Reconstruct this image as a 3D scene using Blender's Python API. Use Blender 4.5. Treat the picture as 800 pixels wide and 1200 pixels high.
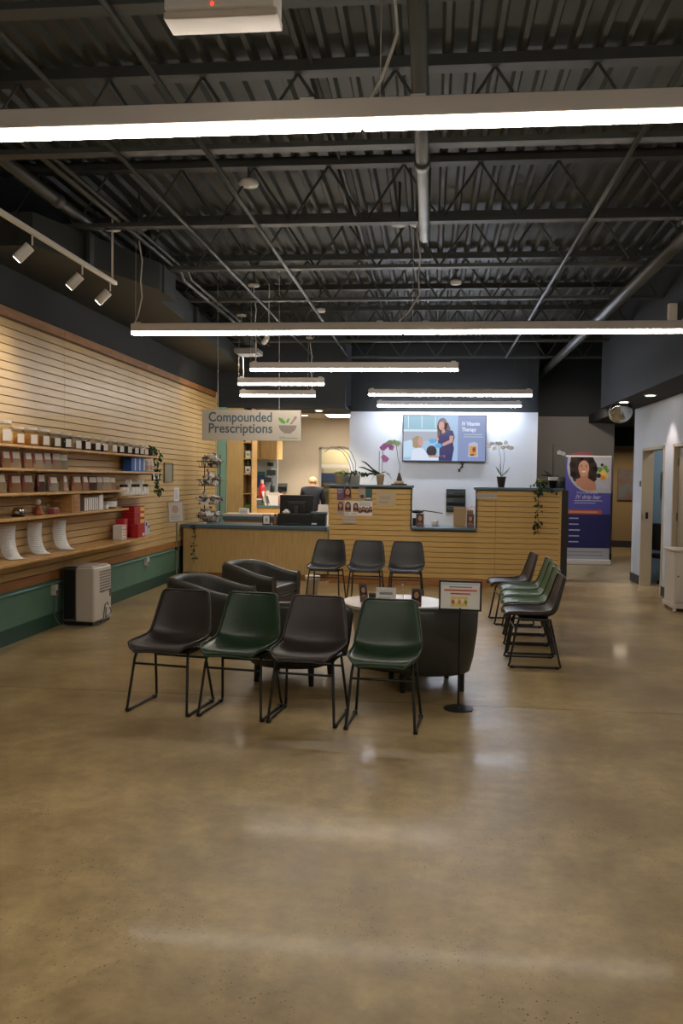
import bpy, bmesh, math, random
from math import sin, cos, pi, radians
from mathutils import Vector, Matrix
random.seed(7)
for _o in list(bpy.data.objects): bpy.data.objects.remove(_o)
S = bpy.context.scene
C = S.collection

# ---------------------------------------------------------------- camera, world, exposure
YAW, PITCH, ROLL, EYE = radians(6.0), radians(2.26), radians(.78), 1.62
fwd = Vector((-sin(YAW)*cos(PITCH), cos(YAW)*cos(PITCH), -sin(PITCH)))
r0 = Vector((cos(YAW), sin(YAW), 0)); u0 = r0.cross(fwd)
rt = r0*cos(ROLL)+u0*sin(ROLL); up = u0*cos(ROLL)-r0*sin(ROLL)
cam_d = bpy.data.cameras.new('camera'); cam = bpy.data.objects.new('camera', cam_d); C.objects.link(cam)
m = Matrix((rt, up, -fwd)).transposed().to_4x4(); m.translation = (0, 0, EYE)
cam.matrix_world = m
cam_d.sensor_fit = 'VERTICAL'; cam_d.sensor_height = 22.3; cam_d.sensor_width = 14.9
cam_d.lens = 1000/1200*22.3; cam_d.clip_start = .05; cam_d.clip_end = 100
S.camera = cam
w = bpy.data.worlds.new('world'); S.world = w; w.use_nodes = True
w.node_tree.nodes['Background'].inputs[0].default_value = (.8, .85, 1, 1)
w.node_tree.nodes['Background'].inputs[1].default_value = .02
S.view_settings.view_transform = 'Standard'; S.view_settings.look = 'None'
S.view_settings.exposure = 0.38; S.view_settings.gamma = 1.0; S.view_settings.use_curve_mapping = False
E_TUBE = 34.0           # radiance of the pendant diffusers

def spot(name, loc, target, power, size, blend=.6, col=(1, .86, .68), rad=.03):
    d = bpy.data.lights.new(name, 'SPOT'); d.energy = power; d.spot_size = radians(size); d.spot_blend = blend
    d.color = col; d.shadow_soft_size = rad
    o = bpy.data.objects.new(name, d); C.objects.link(o); o.location = loc
    o.rotation_euler = (Vector(target)-Vector(loc)).to_track_quat('-Z', 'Y').to_euler()
    return o

# ---------------------------------------------------------------- materials
def srgb(h):
    if isinstance(h, str):
        h = h.lstrip('#'); c = [int(h[i:i+2], 16)/255 for i in (0, 2, 4)]
    else: c = list(h)
    return tuple(x/12.92 if x <= .04045 else ((x+.055)/1.055)**2.4 for x in c)+(1,)
MATS = {}
def mat(name, col='#a9aec8', rough=.5, metal=0, noise=0, nscale=20, bump=0, bscale=60, stretch=(1, 1, 1), emit=0, trans=0, spec=.5, alpha=1, coat=0, col2=None):
    if name in MATS: return MATS[name]
    M = bpy.data.materials.new(name); M.use_nodes = True; nt = M.node_tree; b = nt.nodes['Principled BSDF']
    c = srgb(col); b.inputs['Base Color'].default_value = c; b.inputs['Roughness'].default_value = rough
    b.inputs['Metallic'].default_value = metal; b.inputs['Specular IOR Level'].default_value = spec
    b.inputs['Coat Weight'].default_value = coat
    if trans: b.inputs['Transmission Weight'].default_value = trans; b.inputs['IOR'].default_value = 1.3
    if alpha < 1: b.inputs['Alpha'].default_value = alpha
    if emit: b.inputs['Emission Color'].default_value = c; b.inputs['Emission Strength'].default_value = emit
    if noise or bump:
        tc = nt.nodes.new('ShaderNodeTexCoord'); mp = nt.nodes.new('ShaderNodeMapping'); mp.inputs['Scale'].default_value = stretch
        nt.links.new(tc.outputs['Object'], mp.inputs[0])
    if noise:
        n = nt.nodes.new('ShaderNodeTexNoise'); n.inputs['Scale'].default_value = nscale; n.inputs['Detail'].default_value = 5
        nt.links.new(mp.outputs[0], n.inputs['Vector'])
        r = nt.nodes.new('ShaderNodeValToRGB'); c2 = srgb(col2) if col2 else tuple(x*(1-noise) for x in c[:3])+(1,)
        c1 = c if col2 else tuple(min(1, x*(1+noise)) for x in c[:3])+(1,)
        r.color_ramp.elements[0].position = .3; r.color_ramp.elements[1].position = .7
        r.color_ramp.elements[0].color = c2; r.color_ramp.elements[1].color = c1
        nt.links.new(n.outputs['Fac'], r.inputs[0]); nt.links.new(r.outputs[0], b.inputs['Base Color'])
        if emit: nt.links.new(r.outputs[0], b.inputs['Emission Color'])
    if bump:
        n2 = nt.nodes.new('ShaderNodeTexNoise'); n2.inputs['Scale'].default_value = bscale; n2.inputs['Detail'].default_value = 3
        nt.links.new(mp.outputs[0], n2.inputs['Vector'])
        bp = nt.nodes.new('ShaderNodeBump'); bp.inputs['Strength'].default_value = bump; bp.inputs['Distance'].default_value = .01
        nt.links.new(n2.outputs['Fac'], bp.inputs['Height']); nt.links.new(bp.outputs[0], b.inputs['Normal'])
    MATS[name] = M; return M

def floor_mat():
    M = bpy.data.materials.new('polished_concrete'); M.use_nodes = True; nt = M.node_tree; N = nt.nodes.new; L = nt.links.new
    b = nt.nodes['Principled BSDF']
    g = N('ShaderNodeNewGeometry')
    n1 = N('ShaderNodeTexNoise'); n1.inputs['Scale'].default_value = .9; n1.inputs['Detail'].default_value = 6; n1.inputs['Roughness'].default_value = .6
    n2 = N('ShaderNodeTexNoise'); n2.inputs['Scale'].default_value = 7; n2.inputs['Detail'].default_value = 8; n2.inputs['Roughness'].default_value = .7
    v = N('ShaderNodeTexVoronoi'); v.inputs['Scale'].default_value = 85
    v3 = N('ShaderNodeTexNoise'); v3.inputs['Scale'].default_value = 2.2; v3.inputs['Detail'].default_value = 2
    for n in (n1, n2, v, v3): L(g.outputs['Position'], n.inputs['Vector'])
    r1 = N('ShaderNodeValToRGB'); e = r1.color_ramp.elements
    e[0].position = .34; e[0].color = srgb('#8d7752'); e[1].position = .66; e[1].color = srgb('#bba478')
    L(n1.outputs['Fac'], r1.inputs[0])
    r2 = N('ShaderNodeValToRGB'); e = r2.color_ramp.elements
    e[0].position = .35; e[0].color = (.62, .60, .55, 1); e[1].position = .65; e[1].color = (1.12, 1.1, 1.08, 1)
    L(n2.outputs['Fac'], r2.inputs[0])
    mx = N('ShaderNodeMix'); mx.data_type = 'RGBA'; mx.blend_type = 'MULTIPLY'; mx.inputs[0].default_value = .75
    L(r1.outputs[0], mx.inputs[6]); L(r2.outputs[0], mx.inputs[7])
    # aggregate speckles: dark and pale pebbles
    lt = N('ShaderNodeMath'); lt.operation = 'LESS_THAN'; lt.inputs[1].default_value = .28; L(v.outputs['Distance'], lt.inputs[0])
    sep = N('ShaderNodeSeparateColor'); L(v.outputs['Color'], sep.inputs[0])
    rr = N('ShaderNodeValToRGB'); rr.color_ramp.interpolation = 'CONSTANT'; e = rr.color_ramp.elements
    e[0].position = 0; e[0].color = (.22, .20, .18, 1); e[1].position = .16; e[1].color = (1, 1, 1, 1)
    x = e.new(.92); x.color = (1.35, 1.32, 1.25, 1)
    L(sep.outputs[0], rr.inputs[0])
    rm = N('ShaderNodeMath'); rm.operation = 'MULTIPLY'
    r3 = N('ShaderNodeValToRGB'); r3.color_ramp.elements[0].position = .42; r3.color_ramp.elements[1].position = .62
    L(v3.outputs['Fac'], r3.inputs[0]); L(lt.outputs[0], rm.inputs[0]); L(r3.outputs[0], rm.inputs[1])
    m2 = N('ShaderNodeMix'); m2.data_type = 'RGBA'; m2.blend_type = 'MULTIPLY'
    L(rm.outputs[0], m2.inputs[0]); L(mx.outputs[2], m2.inputs[6]); L(rr.outputs[0], m2.inputs[7])
    L(m2.outputs[2], b.inputs['Base Color'])
    rg = N('ShaderNodeMapRange'); rg.inputs[1].default_value = .3; rg.inputs[2].default_value = .7; rg.inputs[3].default_value = .30; rg.inputs[4].default_value = .46
    L(n2.outputs['Fac'], rg.inputs[0]); L(rg.outputs[0], b.inputs['Roughness'])
    bp = N('ShaderNodeBump'); bp.inputs['Strength'].default_value = .12; bp.inputs['Distance'].default_value = .004
    L(n2.outputs['Fac'], bp.inputs['Height']); L(bp.outputs[0], b.inputs['Normal'])
    b.inputs['Specular IOR Level'].default_value = .35
    b.inputs['Coat Weight'].default_value = .055; b.inputs['Coat Roughness'].default_value = .08
    MATS['floor'] = M; return M
FLOOR = floor_mat()
MAPLE = mat('maple_slat', '#cfb07a', .42, noise=1, nscale=6, stretch=(6, .6, 12), col2='#c09e66')
MAPLE_X = mat('maple_counter', '#d2b070', .45, noise=1, nscale=6, stretch=(.6, 6, 12), col2='#c09a58')
MAPLE_V = mat('maple_panel', '#c4a870', .45, noise=1, nscale=5, stretch=(9, 6, .7), col2='#b49560')
SHELFW = mat('shelf_wood', '#c99f62', .4, noise=1, nscale=6, stretch=(8, .8, 8), col2='#b0844a')
TRIMW = mat('reddish_trim', '#a9753f', .45, noise=1, nscale=5, stretch=(3, .8, 8), col2='#8f5f34')
BACKW = mat('groove_backing', '#6f5432', .8)
BLACKW = mat('charcoal_paint', '#232628', .8, bump=.1, bscale=8)
BLACK2 = mat('black_paint', '#17191b', .8)
DUCTM = mat('painted_duct', '#2c2f2c', .55)
DECK = mat('painted_steel_deck', '#3a3c36', .6, noise=.2, nscale=1.5)
STEEL = mat('painted_joist_steel', '#363836', .55, noise=.15, nscale=3)
PIPE = mat('painted_pipe', '#3c3e3b', .45)
WHITEW = mat('white_wall_paint', '#c3c8cf', .7, noise=.03, nscale=3)
BEIGEW = mat('beige_wall_paint', '#b5ab9c', .75, noise=.03, nscale=3)
GREYW = mat('grey_wall_paint', '#77736c', .8)
WARMW = mat('warm_wall_paint', '#9a8460', .8)
GREENW = mat('sage_green_block', '#557a66', .55, bump=.25, bscale=12, noise=.06, nscale=4)
GREEND = mat('dark_green_base', '#26483a', .5)
GREENC = mat('teal_conduit', '#5d8f84', .4)
TEAL = mat('teal_laminate', '#4d6470', .4)
DKBASE = mat('charcoal_baseboard', '#33363a', .5)
CREAM = mat('cream_frame_paint', '#b8ab95', .5)
WHITE = mat('white_plastic', '#d6d2cb', .4)
OFFW = mat('offwhite_enamel', '#c9bfb4', .35)
ALU = mat('aluminium_housing', '#d6cec8', .5)
PAPER = mat('white_paper', '#dcdad8', .7)
BLK = mat('black_plastic', '#131415', .4)
BLKM = mat('black_powder_coat', '#111213', .42, spec=.5)
GREYPL = mat('grey_plastic', '#55585c', .5)
LDARK = mat('charcoal_leather', '#37312f', .42, bump=.12, bscale=160)
LGREEN = mat('dark_green_leather', '#2a3d2b', .33, bump=.12, bscale=160)
LGREY = mat('black_grey_leather', '#26272a', .36, bump=.12, bscale=160)
LCLUB = mat('club_chair_leather', '#343330', .4, bump=.1, bscale=120)
LGREEN2 = mat('sage_leather', '#4a5b42', .38, bump=.12, bscale=160)
GLOW = mat('lit_diffuser', '#fff5e6', .5, emit=E_TUBE)
GLOWC = mat('lit_cool_diffuser', '#e8f0ff', .5, emit=E_TUBE*1.7)
GLOWD = mat('lit_downlight', '#fff3dd', .5, emit=10)
GLASS = mat('clear_glass', '#ffffff', .05, trans=1, alpha=.35)
PWHITE = mat('orchid_white', '#fbfaf8', .5)
PW = PWHITE.node_tree; _tr = PW.nodes.new('ShaderNodeBsdfTranslucent'); _tr.inputs[0].default_value = (1, 1, 1, 1); _mx = PW.nodes.new('ShaderNodeMixShader'); _mx.inputs[0].default_value = .5
PW.links.new(PW.nodes['Principled BSDF'].outputs[0], _mx.inputs[1]); PW.links.new(_tr.outputs[0], _mx.inputs[2]); PW.links.new(_mx.outputs[0], PW.nodes['Material Output'].inputs[0])
LEAF = mat('leaf_green', '#2c4a22', .45, noise=.3, nscale=30)
LEAFD = mat('dark_leaf', '#1d3320', .4, noise=.3, nscale=30)
LEAFL = mat('light_leaf', '#5f8a3c', .5, noise=.3, nscale=30)
STEM = mat('plant_stem', '#4f5a33', .6)
CERAM = mat('white_ceramic', '#c6c2bd', .3)
CREAMC = mat('cream_ceramic', '#c8b08a', .35)
TERRA = mat('brown_pot', '#4a352a', .5)
PINK = mat('orchid_pink', '#c07ac0', .5)
MAG = mat('magenta', '#c4246e', .5)
REDB = mat('red_box', '#a3161b', .45)
YELL = mat('yellow_label', '#e2b650', .5)
BLUEB = mat('blue_box', '#2458a5', .4)
KRAFT = mat('kraft_paper', '#a98a62', .7)
HERB = mat('beige_herb', '#7a5a42', .8, noise=.3, nscale=80)
REDL = mat('red_label', '#9a3a35', .5)
SKIN = mat('skin', '#c08d73', .5)
SKIN2 = mat('print_skin', '#8f5c44', .6)
HAIRB = mat('blonde_hair', '#cdb184', .6, noise=.25, nscale=60)
HAIRD = mat('print_dark_hair', '#2a1a15', .6)
HAIRR = mat('print_auburn_hair', '#5a2b1c', .6)
NAVY = mat('navy_cloth', '#10131f', .85)
SLATE = mat('sign_teal_ink', '#46606a', .6)
LOGOG = mat('sign_green_ink', '#5a9a3c', .6)
LOGOT = mat('sign_taupe_ink', '#8a7d74', .6)
SIGNB = mat('sign_board', '#bdb5aa', .55)
PURPLE = mat('banner_purple', '#4d4a92', .5, noise=0)
NAVYP = mat('banner_indigo', '#232258', .5)
ORAN = mat('banner_orange', '#b5532f', .5)
BWHITE = mat('banner_white', '#a9a7aa', .5)
LAV = mat('banner_text', '#b4b0cc', .5)
INKG = mat('grey_ink', '#8b8b8b', .7)
INKR = mat('red_ink', '#c2523f', .7)
ORNG = mat('orange_fruit', '#c98a2a', .6)

# ---------------------------------------------------------------- geometry helpers
def g_box(x0, x1, y0, y1, z0, z1):
    v = [(x0, y0, z0), (x1, y0, z0), (x1, y1, z0), (x0, y1, z0), (x0, y0, z1), (x1, y0, z1), (x1, y1, z1), (x0, y1, z1)]
    return v, [(3, 2, 1, 0), (4, 5, 6, 7), (0, 1, 5, 4), (1, 2, 6, 5), (2, 3, 7, 6), (3, 0, 4, 7)]
def g_tube(pts, r, n=8, cap=True):
    pts = [Vector(p) for p in pts]; rs = r if isinstance(r, (list, tuple)) else [r]*len(pts)
    v = []; f = []; prev = None
    for i, p in enumerate(pts):
        t = (pts[min(i+1, len(pts)-1)]-pts[max(i-1, 0)]).normalized()
        if prev is None:
            a = Vector((0, 0, 1)) if abs(t.z) < .9 else Vector((1, 0, 0)); a = (a-t*a.dot(t)).normalized()
        else: a = (prev-t*prev.dot(t)).normalized()
        prev = a; b = t.cross(a)
        for k in range(n):
            q = 2*pi*k/n; v.append(tuple(p+(a*cos(q)+b*sin(q))*rs[i]))
    for i in range(len(pts)-1):
        for k in range(n):
            f.append((i*n+k, i*n+(k+1) % n, (i+1)*n+(k+1) % n, (i+1)*n+k))
    if cap:
        f.append(tuple(reversed(range(n)))); f.append(tuple(range((len(pts)-1)*n, len(pts)*n)))
    return v, f
def g_lathe(prof, n=16, c=(0, 0, 0)):
    v = []; f = []
    for r, z in prof:
        for k in range(n):
            q = 2*pi*k/n; v.append((c[0]+r*cos(q), c[1]+r*sin(q), c[2]+z))
    for i in range(len(prof)-1):
        for k in range(n): f.append((i*n+k, i*n+(k+1) % n, (i+1)*n+(k+1) % n, (i+1)*n+k))
    f.append(tuple(reversed(range(n)))); f.append(tuple(range((len(prof)-1)*n, len(prof)*n)))
    return v, f
def g_prism(poly, z0, z1):                                   # polygon in XY, extruded in Z
    n = len(poly); v = [(x, y, z0) for x, y in poly]+[(x, y, z1) for x, y in poly]
    f = [tuple(reversed(range(n))), tuple(range(n, 2*n))]+[(i, (i+1) % n, n+(i+1) % n, n+i) for i in range(n)]
    return v, f
def g_ball(c, rx, ry=None, rz=None, n=10, m_=6):
    ry = ry or rx; rz = rz or rx
    v = [(c[0], c[1], c[2]-rz)]; f = []
    for i in range(1, m_):
        a = -pi/2+pi*i/m_
        for k in range(n): q = 2*pi*k/n; v.append((c[0]+rx*cos(a)*cos(q), c[1]+ry*cos(a)*sin(q), c[2]+rz*sin(a)))
    v.append((c[0], c[1], c[2]+rz)); L_ = len(v)-1
    for k in range(n):
        f.append((0, 1+(k+1) % n, 1+k)); f.append((L_, 1+(m_-2)*n+k, 1+(m_-2)*n+(k+1) % n))
        for i in range(m_-2): f.append((1+i*n+k, 1+i*n+(k+1) % n, 1+(i+1)*n+(k+1) % n, 1+(i+1)*n+k))
    return v, f
def xf(g, M): return [tuple(M @ Vector(p)) for p in g[0]], g[1]
def T(x=0, y=0, z=0, rz=0, rx=0, ry=0): return Matrix.Translation((x, y, z)) @ Matrix.Rotation(rz, 4, 'Z') @ Matrix.Rotation(ry, 4, 'Y') @ Matrix.Rotation(rx, 4, 'X')
class MB:
    def __init__(s): s.v = []; s.f = []; s.mi = []; s.ms = []
    def add(s, g, m_=None):
        o = len(s.v); s.v += g[0]
        if m_ is not None and m_ not in s.ms: s.ms.append(m_)
        i = s.ms.index(m_) if m_ is not None else 0
        for f in g[1]: s.f.append(tuple(o+k for k in f)); s.mi.append(i)
        return s
    def box(s, *a, m=None): return s.add(g_box(*a), m)
    def build(s, name, m_=None, parent=None, smooth=False, bevel=0, sub=0, seg=2, loc=None):
        me = bpy.data.meshes.new(name); me.from_pydata(s.v, [], s.f)
        for x in (s.ms if s.ms else [m_]): me.materials.append(x)
        if s.ms: me.polygons.foreach_set('material_index', s.mi)
        if smooth: me.polygons.foreach_set('use_smooth', [True]*len(s.f))
        me.update()
        o = bpy.data.objects.new(name, me); C.objects.link(o); o.parent = parent
        if loc: o.location = loc
        if bevel:
            b = o.modifiers.new('b', 'BEVEL'); b.width = bevel; b.segments = seg; b.limit_method = 'ANGLE'; b.angle_limit = radians(50)
            if smooth or seg > 1: me.polygons.foreach_set('use_smooth', [True]*len(s.f)); o.modifiers.new('w', 'WEIGHTED_NORMAL').keep_sharp = True
        if sub: q = o.modifiers.new('s', 'SUBSURF'); q.levels = sub; q.render_levels = sub
        return o
def part(name, g, m_, parent, **k): return MB().add(g).build(name, m_, parent, **k)
def thing(name, label, cat, loc=(0, 0, 0), rz=0, group=None):
    o = bpy.data.objects.new(name, None); C.objects.link(o); o.location = loc; o.rotation_euler = (0, 0, rz)
    o.empty_display_size = .1; o['label'] = label; o['category'] = cat
    if group: o['group'] = group
    return o
def tag(o, label, cat, group=None):
    o['label'] = label; o['category'] = cat
    if group: o['group'] = group
    return o
def struct(o): o['kind'] = 'structure'; return o
def copy_tree(o, parent=None):
    c = o.copy(); C.objects.link(c); c.parent = parent
    for ch in list(o.children): copy_tree(ch, c)
    return c
def relabel(o, label): o['label'] = label; return o
def text(name, s, size, m_, parent, loc, rot, align='LEFT', sx=1, shear=0, extr=.0006, bold=0):
    cu = bpy.data.curves.new('t', 'FONT'); cu.body = s; cu.size = size; cu.align_x = align; cu.extrude = extr; cu.shear = shear; cu.resolution_u = 3; cu.offset = bold
    t = bpy.data.objects.new('t', cu); C.objects.link(t)
    dg = bpy.context.evaluated_depsgraph_get(); me = bpy.data.meshes.new_from_object(t.evaluated_get(dg))
    bpy.data.objects.remove(t); me.materials.clear(); me.materials.append(m_)
    o = bpy.data.objects.new(name, me); C.objects.link(o); o.parent = parent; o.location = loc; o.rotation_euler = rot; o.scale = (sx, 1, 1)
    return o
class Print:
    """flat print on a sheet: shapes in (u, v) metres on the plane O + u*R + v*U, layers 0.4 mm apart along the normal"""
    def __init__(s, O, R, U): s.O = Vector(O); s.R = Vector(R).normalized(); s.U = Vector(U).normalized(); s.N = s.R.cross(s.U); s.mb = MB()
    def poly(s, pts, m_, l=1):
        v = [tuple(s.O+s.R*a+s.U*b+s.N*(.0008*l)) for a, b in pts]; s.mb.add((v, [tuple(range(len(v)))]), m_)
    def rect(s, a0, a1, b0, b1, m_, l=1): s.poly([(a0, b0), (a1, b0), (a1, b1), (a0, b1)], m_, l)
    def ell(s, a, b, ra, rb, m_, l=1, n=18, t=0):
        s.poly([(a+ra*cos(2*pi*k/n)*cos(t)-rb*sin(2*pi*k/n)*sin(t), b+ra*cos(2*pi*k/n)*sin(t)+rb*sin(2*pi*k/n)*cos(t)) for k in range(n)], m_, l)
    def lines(s, a0, a1, b0, b1, n, m_, l=2, h=.35, jag=.25):
        for i in range(n):
            y = b1-(i+.5)*(b1-b0)/n; hh = (b1-b0)/n*h/2; e = a1-random.random()*jag*(a1-a0)
            s.rect(a0, e, y-hh, y+hh, m_, l)
    def build(s, name, parent): return s.mb.build(name, None, parent)

# ================================================================= SETTING
# floor: slabs with sawn joints
fl = struct(MB().box(-4.3, 6, -4, 26, -.2, -.012).build('floor', mat('joint_dark', '#3a2f22', .9)))
ys = [-4, 1.2, 6.14, 12.35, 26]
for i in range(4):
    MB().box(-4.3, 6, ys[i]+.004, ys[i+1]-.004, -.011, 0).build('slab', FLOOR, fl)

# left wall: charcoal masonry, sage wainscot, dark green base, slats
XL = -3.98
wl = struct(MB().box(XL-.25, XL-.02, -4, 15.6, 0, 4.6).build('wall_left', BLACKW))
MB().box(XL-.02, XL+.01, -4, 13.2, .15, .50).build('wainscot', GREENW, wl)
# faint block courses: two raised rows
struct(MB().box(XL-.02, XL+.025, -4, 13.2, 0, .15).build('baseboard_left', GREEND))
MB().box(XL-.02, XL, 5.5, 15.44, .52, 3.17).build('backing', BACKW, wl)
zs = .60; P = .0795
panels = [(5.6, 6.25), (6.25, 8.9), (8.9, 11.55), (11.55, 14.2), (14.2, 15.40)]
for (a, b) in panels:
    tr = MB().box(XL, XL+.022, a+.002, b-.002, 3.085, 3.175).build('top_trim_board', TRIMW, wl, bevel=.003, seg=1)
    tr2 = MB().box(XL, XL+.024, a+.002, b-.002, .505, .60).build('bottom_trim_board', TRIMW, wl, bevel=.003, seg=1)
    base = None
    for k in range(31):
        z = .604+k*P
        if base is None:
            base = MB().box(0, .018, 0, b-a-.002, 0, P-.008).build('slat', MAPLE, wl, bevel=.002, seg=1); o = base
        else:
            o = base.copy(); C.objects.link(o)
        o.location = (XL, a+.001, z)
MB().box(XL, XL+.03, 15.4, 15.44, .52, 3.17).build('end_trim', MAPLE, wl)
cd = tag(part('wall_conduit', g_tube([(XL+.028, 5.5, .472), (XL+.028, 13.1, .472)], .012), GREENC, None), 'teal painted conduit running along the top of the green wainscot', 'conduit')
for i, (y, z) in enumerate([(8.62, .40), (11.56, .42)]):
    t = thing('outlet_box', ['white outlet box on green wainscot just left of the white cabinet unit', 'small white outlet box on green wainscot far beyond the white cabinet unit'][i], 'outlet', (XL+.01, y, z))
    MB().box(0, .05, -.035, .035, -.055, .055).build('box', WHITE, t, bevel=.004)
    MB().box(.05, .062, -.02, .02, -.045, -.005).build('plug', GREYPL, t, bevel=.003)

# front wall behind the camera, right wall, rear walls
struct(MB().box(-4.3, 6, -4.2, -4, 0, 4.6).build('wall_front', BEIGEW))
XR = 3.30
wr = struct(MB().box(XR, XR+.15, -4, 10.7, 0, 2.82).build('wall_right', WHITEW))
for a, b, z0, z1 in [(10.7, 11.25, 0, 2.82), (12.15, 12.62, 0, 2.82), (13.88, 14.5, 0, 2.82), (11.25, 12.15, 2.15, 2.82), (12.62, 13.88, 2.15, 2.82)]:
    MB().box(XR, XR+.15, a, b, z0, z1).build('wall_panel', WHITEW, wr)
MB().box(XR-.0, XR+.15, -4, 14.5, 2.82, 4.6).build('upper_wall', BLACKW, wr)
MB().box(XR+.15, 3.75, 14.38, 14.5, 0, 2.82).build('return_wall', WHITEW, wr)
for a, b in [(-4, 11.2), (12.2, 12.58), (13.93, 14.5)]:
    struct(MB().box(XR-.015, XR, a, b, 0, .14).build('baseboard_right', DKBASE, bevel=.003))
# doors in the right wall
for i, (a, b) in enumerate([(12.62, 13.88), (11.25, 12.15)]):
    d = bpy.data.objects.new('door_%d' % (i+1), None); C.objects.link(d); d['kind'] = 'structure'; d.location = (XR, a, 0)
    W = b-a
    for q in (MB().box(-.012, .162, W-.04, W+.012, 0, 2.15), MB().box(-.012, .162, -.012, .04, 0, 2.15), MB().box(-.012, .162, -.012, W+.012, 2.11, 2.16)):
        q.build('door_frame', CREAM, d, bevel=.004)
    if i == 1:
        lf = MB().box(.05, .09, .045, W-.045, .01, 2.10).build('door_leaf', mat('beige_door', '#8d8068', .5), d, bevel=.004)
        for z in (.25, 1.1, 1.85): MB().box(.04, .052, W-.075, W-.02, z, z+.11).build('hinge', GREYPL, lf)
    else:
        lf = MB().box(.16, 1.05, .0, .04, .01, 2.10).build('door_leaf', mat('beige_door', '#8d8068', .5), d, bevel=.004)
        MB().box(-.004, .0, W-.055, W-.035, 1.03, 1.13).box(.05, .09, W-.05, W-.036, 1.05, 1.15).build('strike_plate', BLK, d)
# rooms behind the doors
BLUEW = mat('pale_blue_room', '#7f96a5', .8)
struct(MB().box(5.4, 5.5, 10, 15, 0, 2.9).box(3.46, 5.5, 14.26, 14.37, 0, 2.9).box(3.46, 5.5, 10, 10.1, 0, 2.9).box(3.46, 5.5, 10, 14.37, 2.82, 2.9).build('wall_side_room', BLUEW))
sl = bpy.data.lights.new('side_room_fill', 'AREA'); sl.energy = 9; sl.size = .5  # unseen area light, added so the side room is not black
so = bpy.data.objects.new('side_room_fill', sl); C.objects.link(so); so.location = (4.2, 13.4, 2.75)
p = thing('framed_print', 'dark framed print on the pale blue wall seen through the open door', 'picture', (3.83, 14.25, 1.60))
MB().box(-.14, .14, -.02, 0, -.2, .2).build('frame', BLK, p); MB().box(-.10, .10, -.024, -.02, -.15, .02).build('print', PAPER, p)
p = thing('swivel_chair', 'dark chair inside the room behind the open door', 'chair', (3.80, 13.92, 0), 2.2)
part('seat', g_box(-.24, .24, -.24, .24, .42, .50), BLK, p, bevel=.03); part('backrest', g_box(-.22, .22, .18, .24, .55, .98), BLK, p, bevel=.025)
part('column', g_tube([(0, 0, .07), (0, 0, .42)], .03), BLK, p)
part('back_support', g_tube([(0, .15, .44), (0, .23, .62)], .02), BLK, p)
for k in range(5):
    a = 2*pi*k/5; part('base_arm', g_tube([(0, 0, .09), (.26*cos(a), .26*sin(a), .04)], .018), BLK, p)

# TV wall, header and black upper walls
struct(MB().box(-1.62, 2.0, 16.7, 16.85, 0, 2.93).build('wall_television', WHITEW))
for a in [(-1.6, 2.0, 16.7, 16.85, 2.93, 4.6), (-3.98, -1.6, 15.6, 15.72, 2.90, 4.6), (-3.98, -1.6, 15.72, 16.85, 2.90, 2.96), (2.0, 3.89, 18.1, 18.3, 2.96, 4.6), (2.0, 2.02, 16.85, 18.1, 2.9, 4.6)]:
    struct(MB().box(*a).build('wall_upper_black', BLACKW))
struct(MB().box(1.9, 3.72, 18.1, 18.3, 0, 2.96).build('wall_hall', GREYW))
struct(MB().box(1.9, 3.72, 18.085, 18.1, 0, .14).build('baseboard_hall', DKBASE))
# low black soffit over the right side
struct(MB().box(2.75, XR-.001, -4, 14.5, 2.83, 4.42).build('ceiling_soffit', BLACKW))
struct(MB().box(3.9, 4.0, 14.5, 18.3, 3.0, 4.6).box(XR, 4.0, 14.4, 14.5, 3.0, 4.6).build('wall_recess_black', BLACK2))
struct(MB().box(3.2, 6, 14.5, 26, 2.83, 3.0).box(3.7, 6, 19.5, 26, 2.42, 2.83).build('ceiling_hallway', BLACK2))
struct(MB().add(xf(g_box(-.6, 3, 0, .1, 0, 2.6), T(4.1, 22.0, 0, radians(-12)))).build('wall_hallway_end', WARMW))
struct(MB().add(xf(g_box(-.6, 3, -.015, 0, 0, .16), T(4.1, 22.0, 0, radians(-12)))).build('baseboard_hallway', DKBASE))
struct(MB().box(5.2, 5.3, 14.5, 26, 0, 3).box(1.9, 2.0, 16.85, 18.1, 0, 2.96).build('wall_hallway_side', GREYW))
p = thing('canvas_picture', 'tall abstract canvas on the warm hallway wall', 'picture', (4.82, 21.82, 1.56), radians(-12))
MB().box(-.22, .22, -.03, 0, -.38, .38).build('canvas', mat('abstract_canvas', '#6a7a80', .6, noise=1, nscale=3, col2='#7a4a3a'), p)
hl = bpy.data.lights.new('hall_lamp', 'AREA'); hl.energy = 14; hl.size = .3; hl.color = (1, .82, .6)
ho = bpy.data.objects.new('hall_lamp', hl); C.objects.link(ho); ho.location = (4.5, 20.6, 2.38)

# pharmacy behind the counter
struct(MB().box(-4.25, -4.15, 15.6, 20, 0, 3.0).build('wall_pharmacy_left', BEIGEW))
struct(MB().box(-3.98, -3.80, 15.5, 15.6, 0, 2.90).build('wall_green_return', mat('pale_sage_paint', '#7da293', .6)))
pb = struct(MB().box(-4.25, -2.58, 19.5, 19.6, 0, 3.0).box(-2.58, -1.5, 19.5, 19.6, 2.33, 3.0).box(-1.5, 2.0, 19.5, 19.6, 0, 3.0).box(-2.58, -1.5, 19.5, 19.6, 0, .95).build('wall_pharmacy_back', BEIGEW))
struct(MB().box(-4.25, 2, 16.85, 20, 2.97, 3.05).build('ceiling_pharmacy', mat('offwhite_ceiling', '#a8a196', .8)))
struct(MB().box(-1.5, -1.45, 16.85, 19.5, 0, 2.97).build('wall_pharmacy_right', BEIGEW))
w1 = bpy.data.objects.new('window_1', None); C.objects.link(w1); w1['kind'] = 'structure'; w1.location = (-2.58, 19.5, .95)
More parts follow.
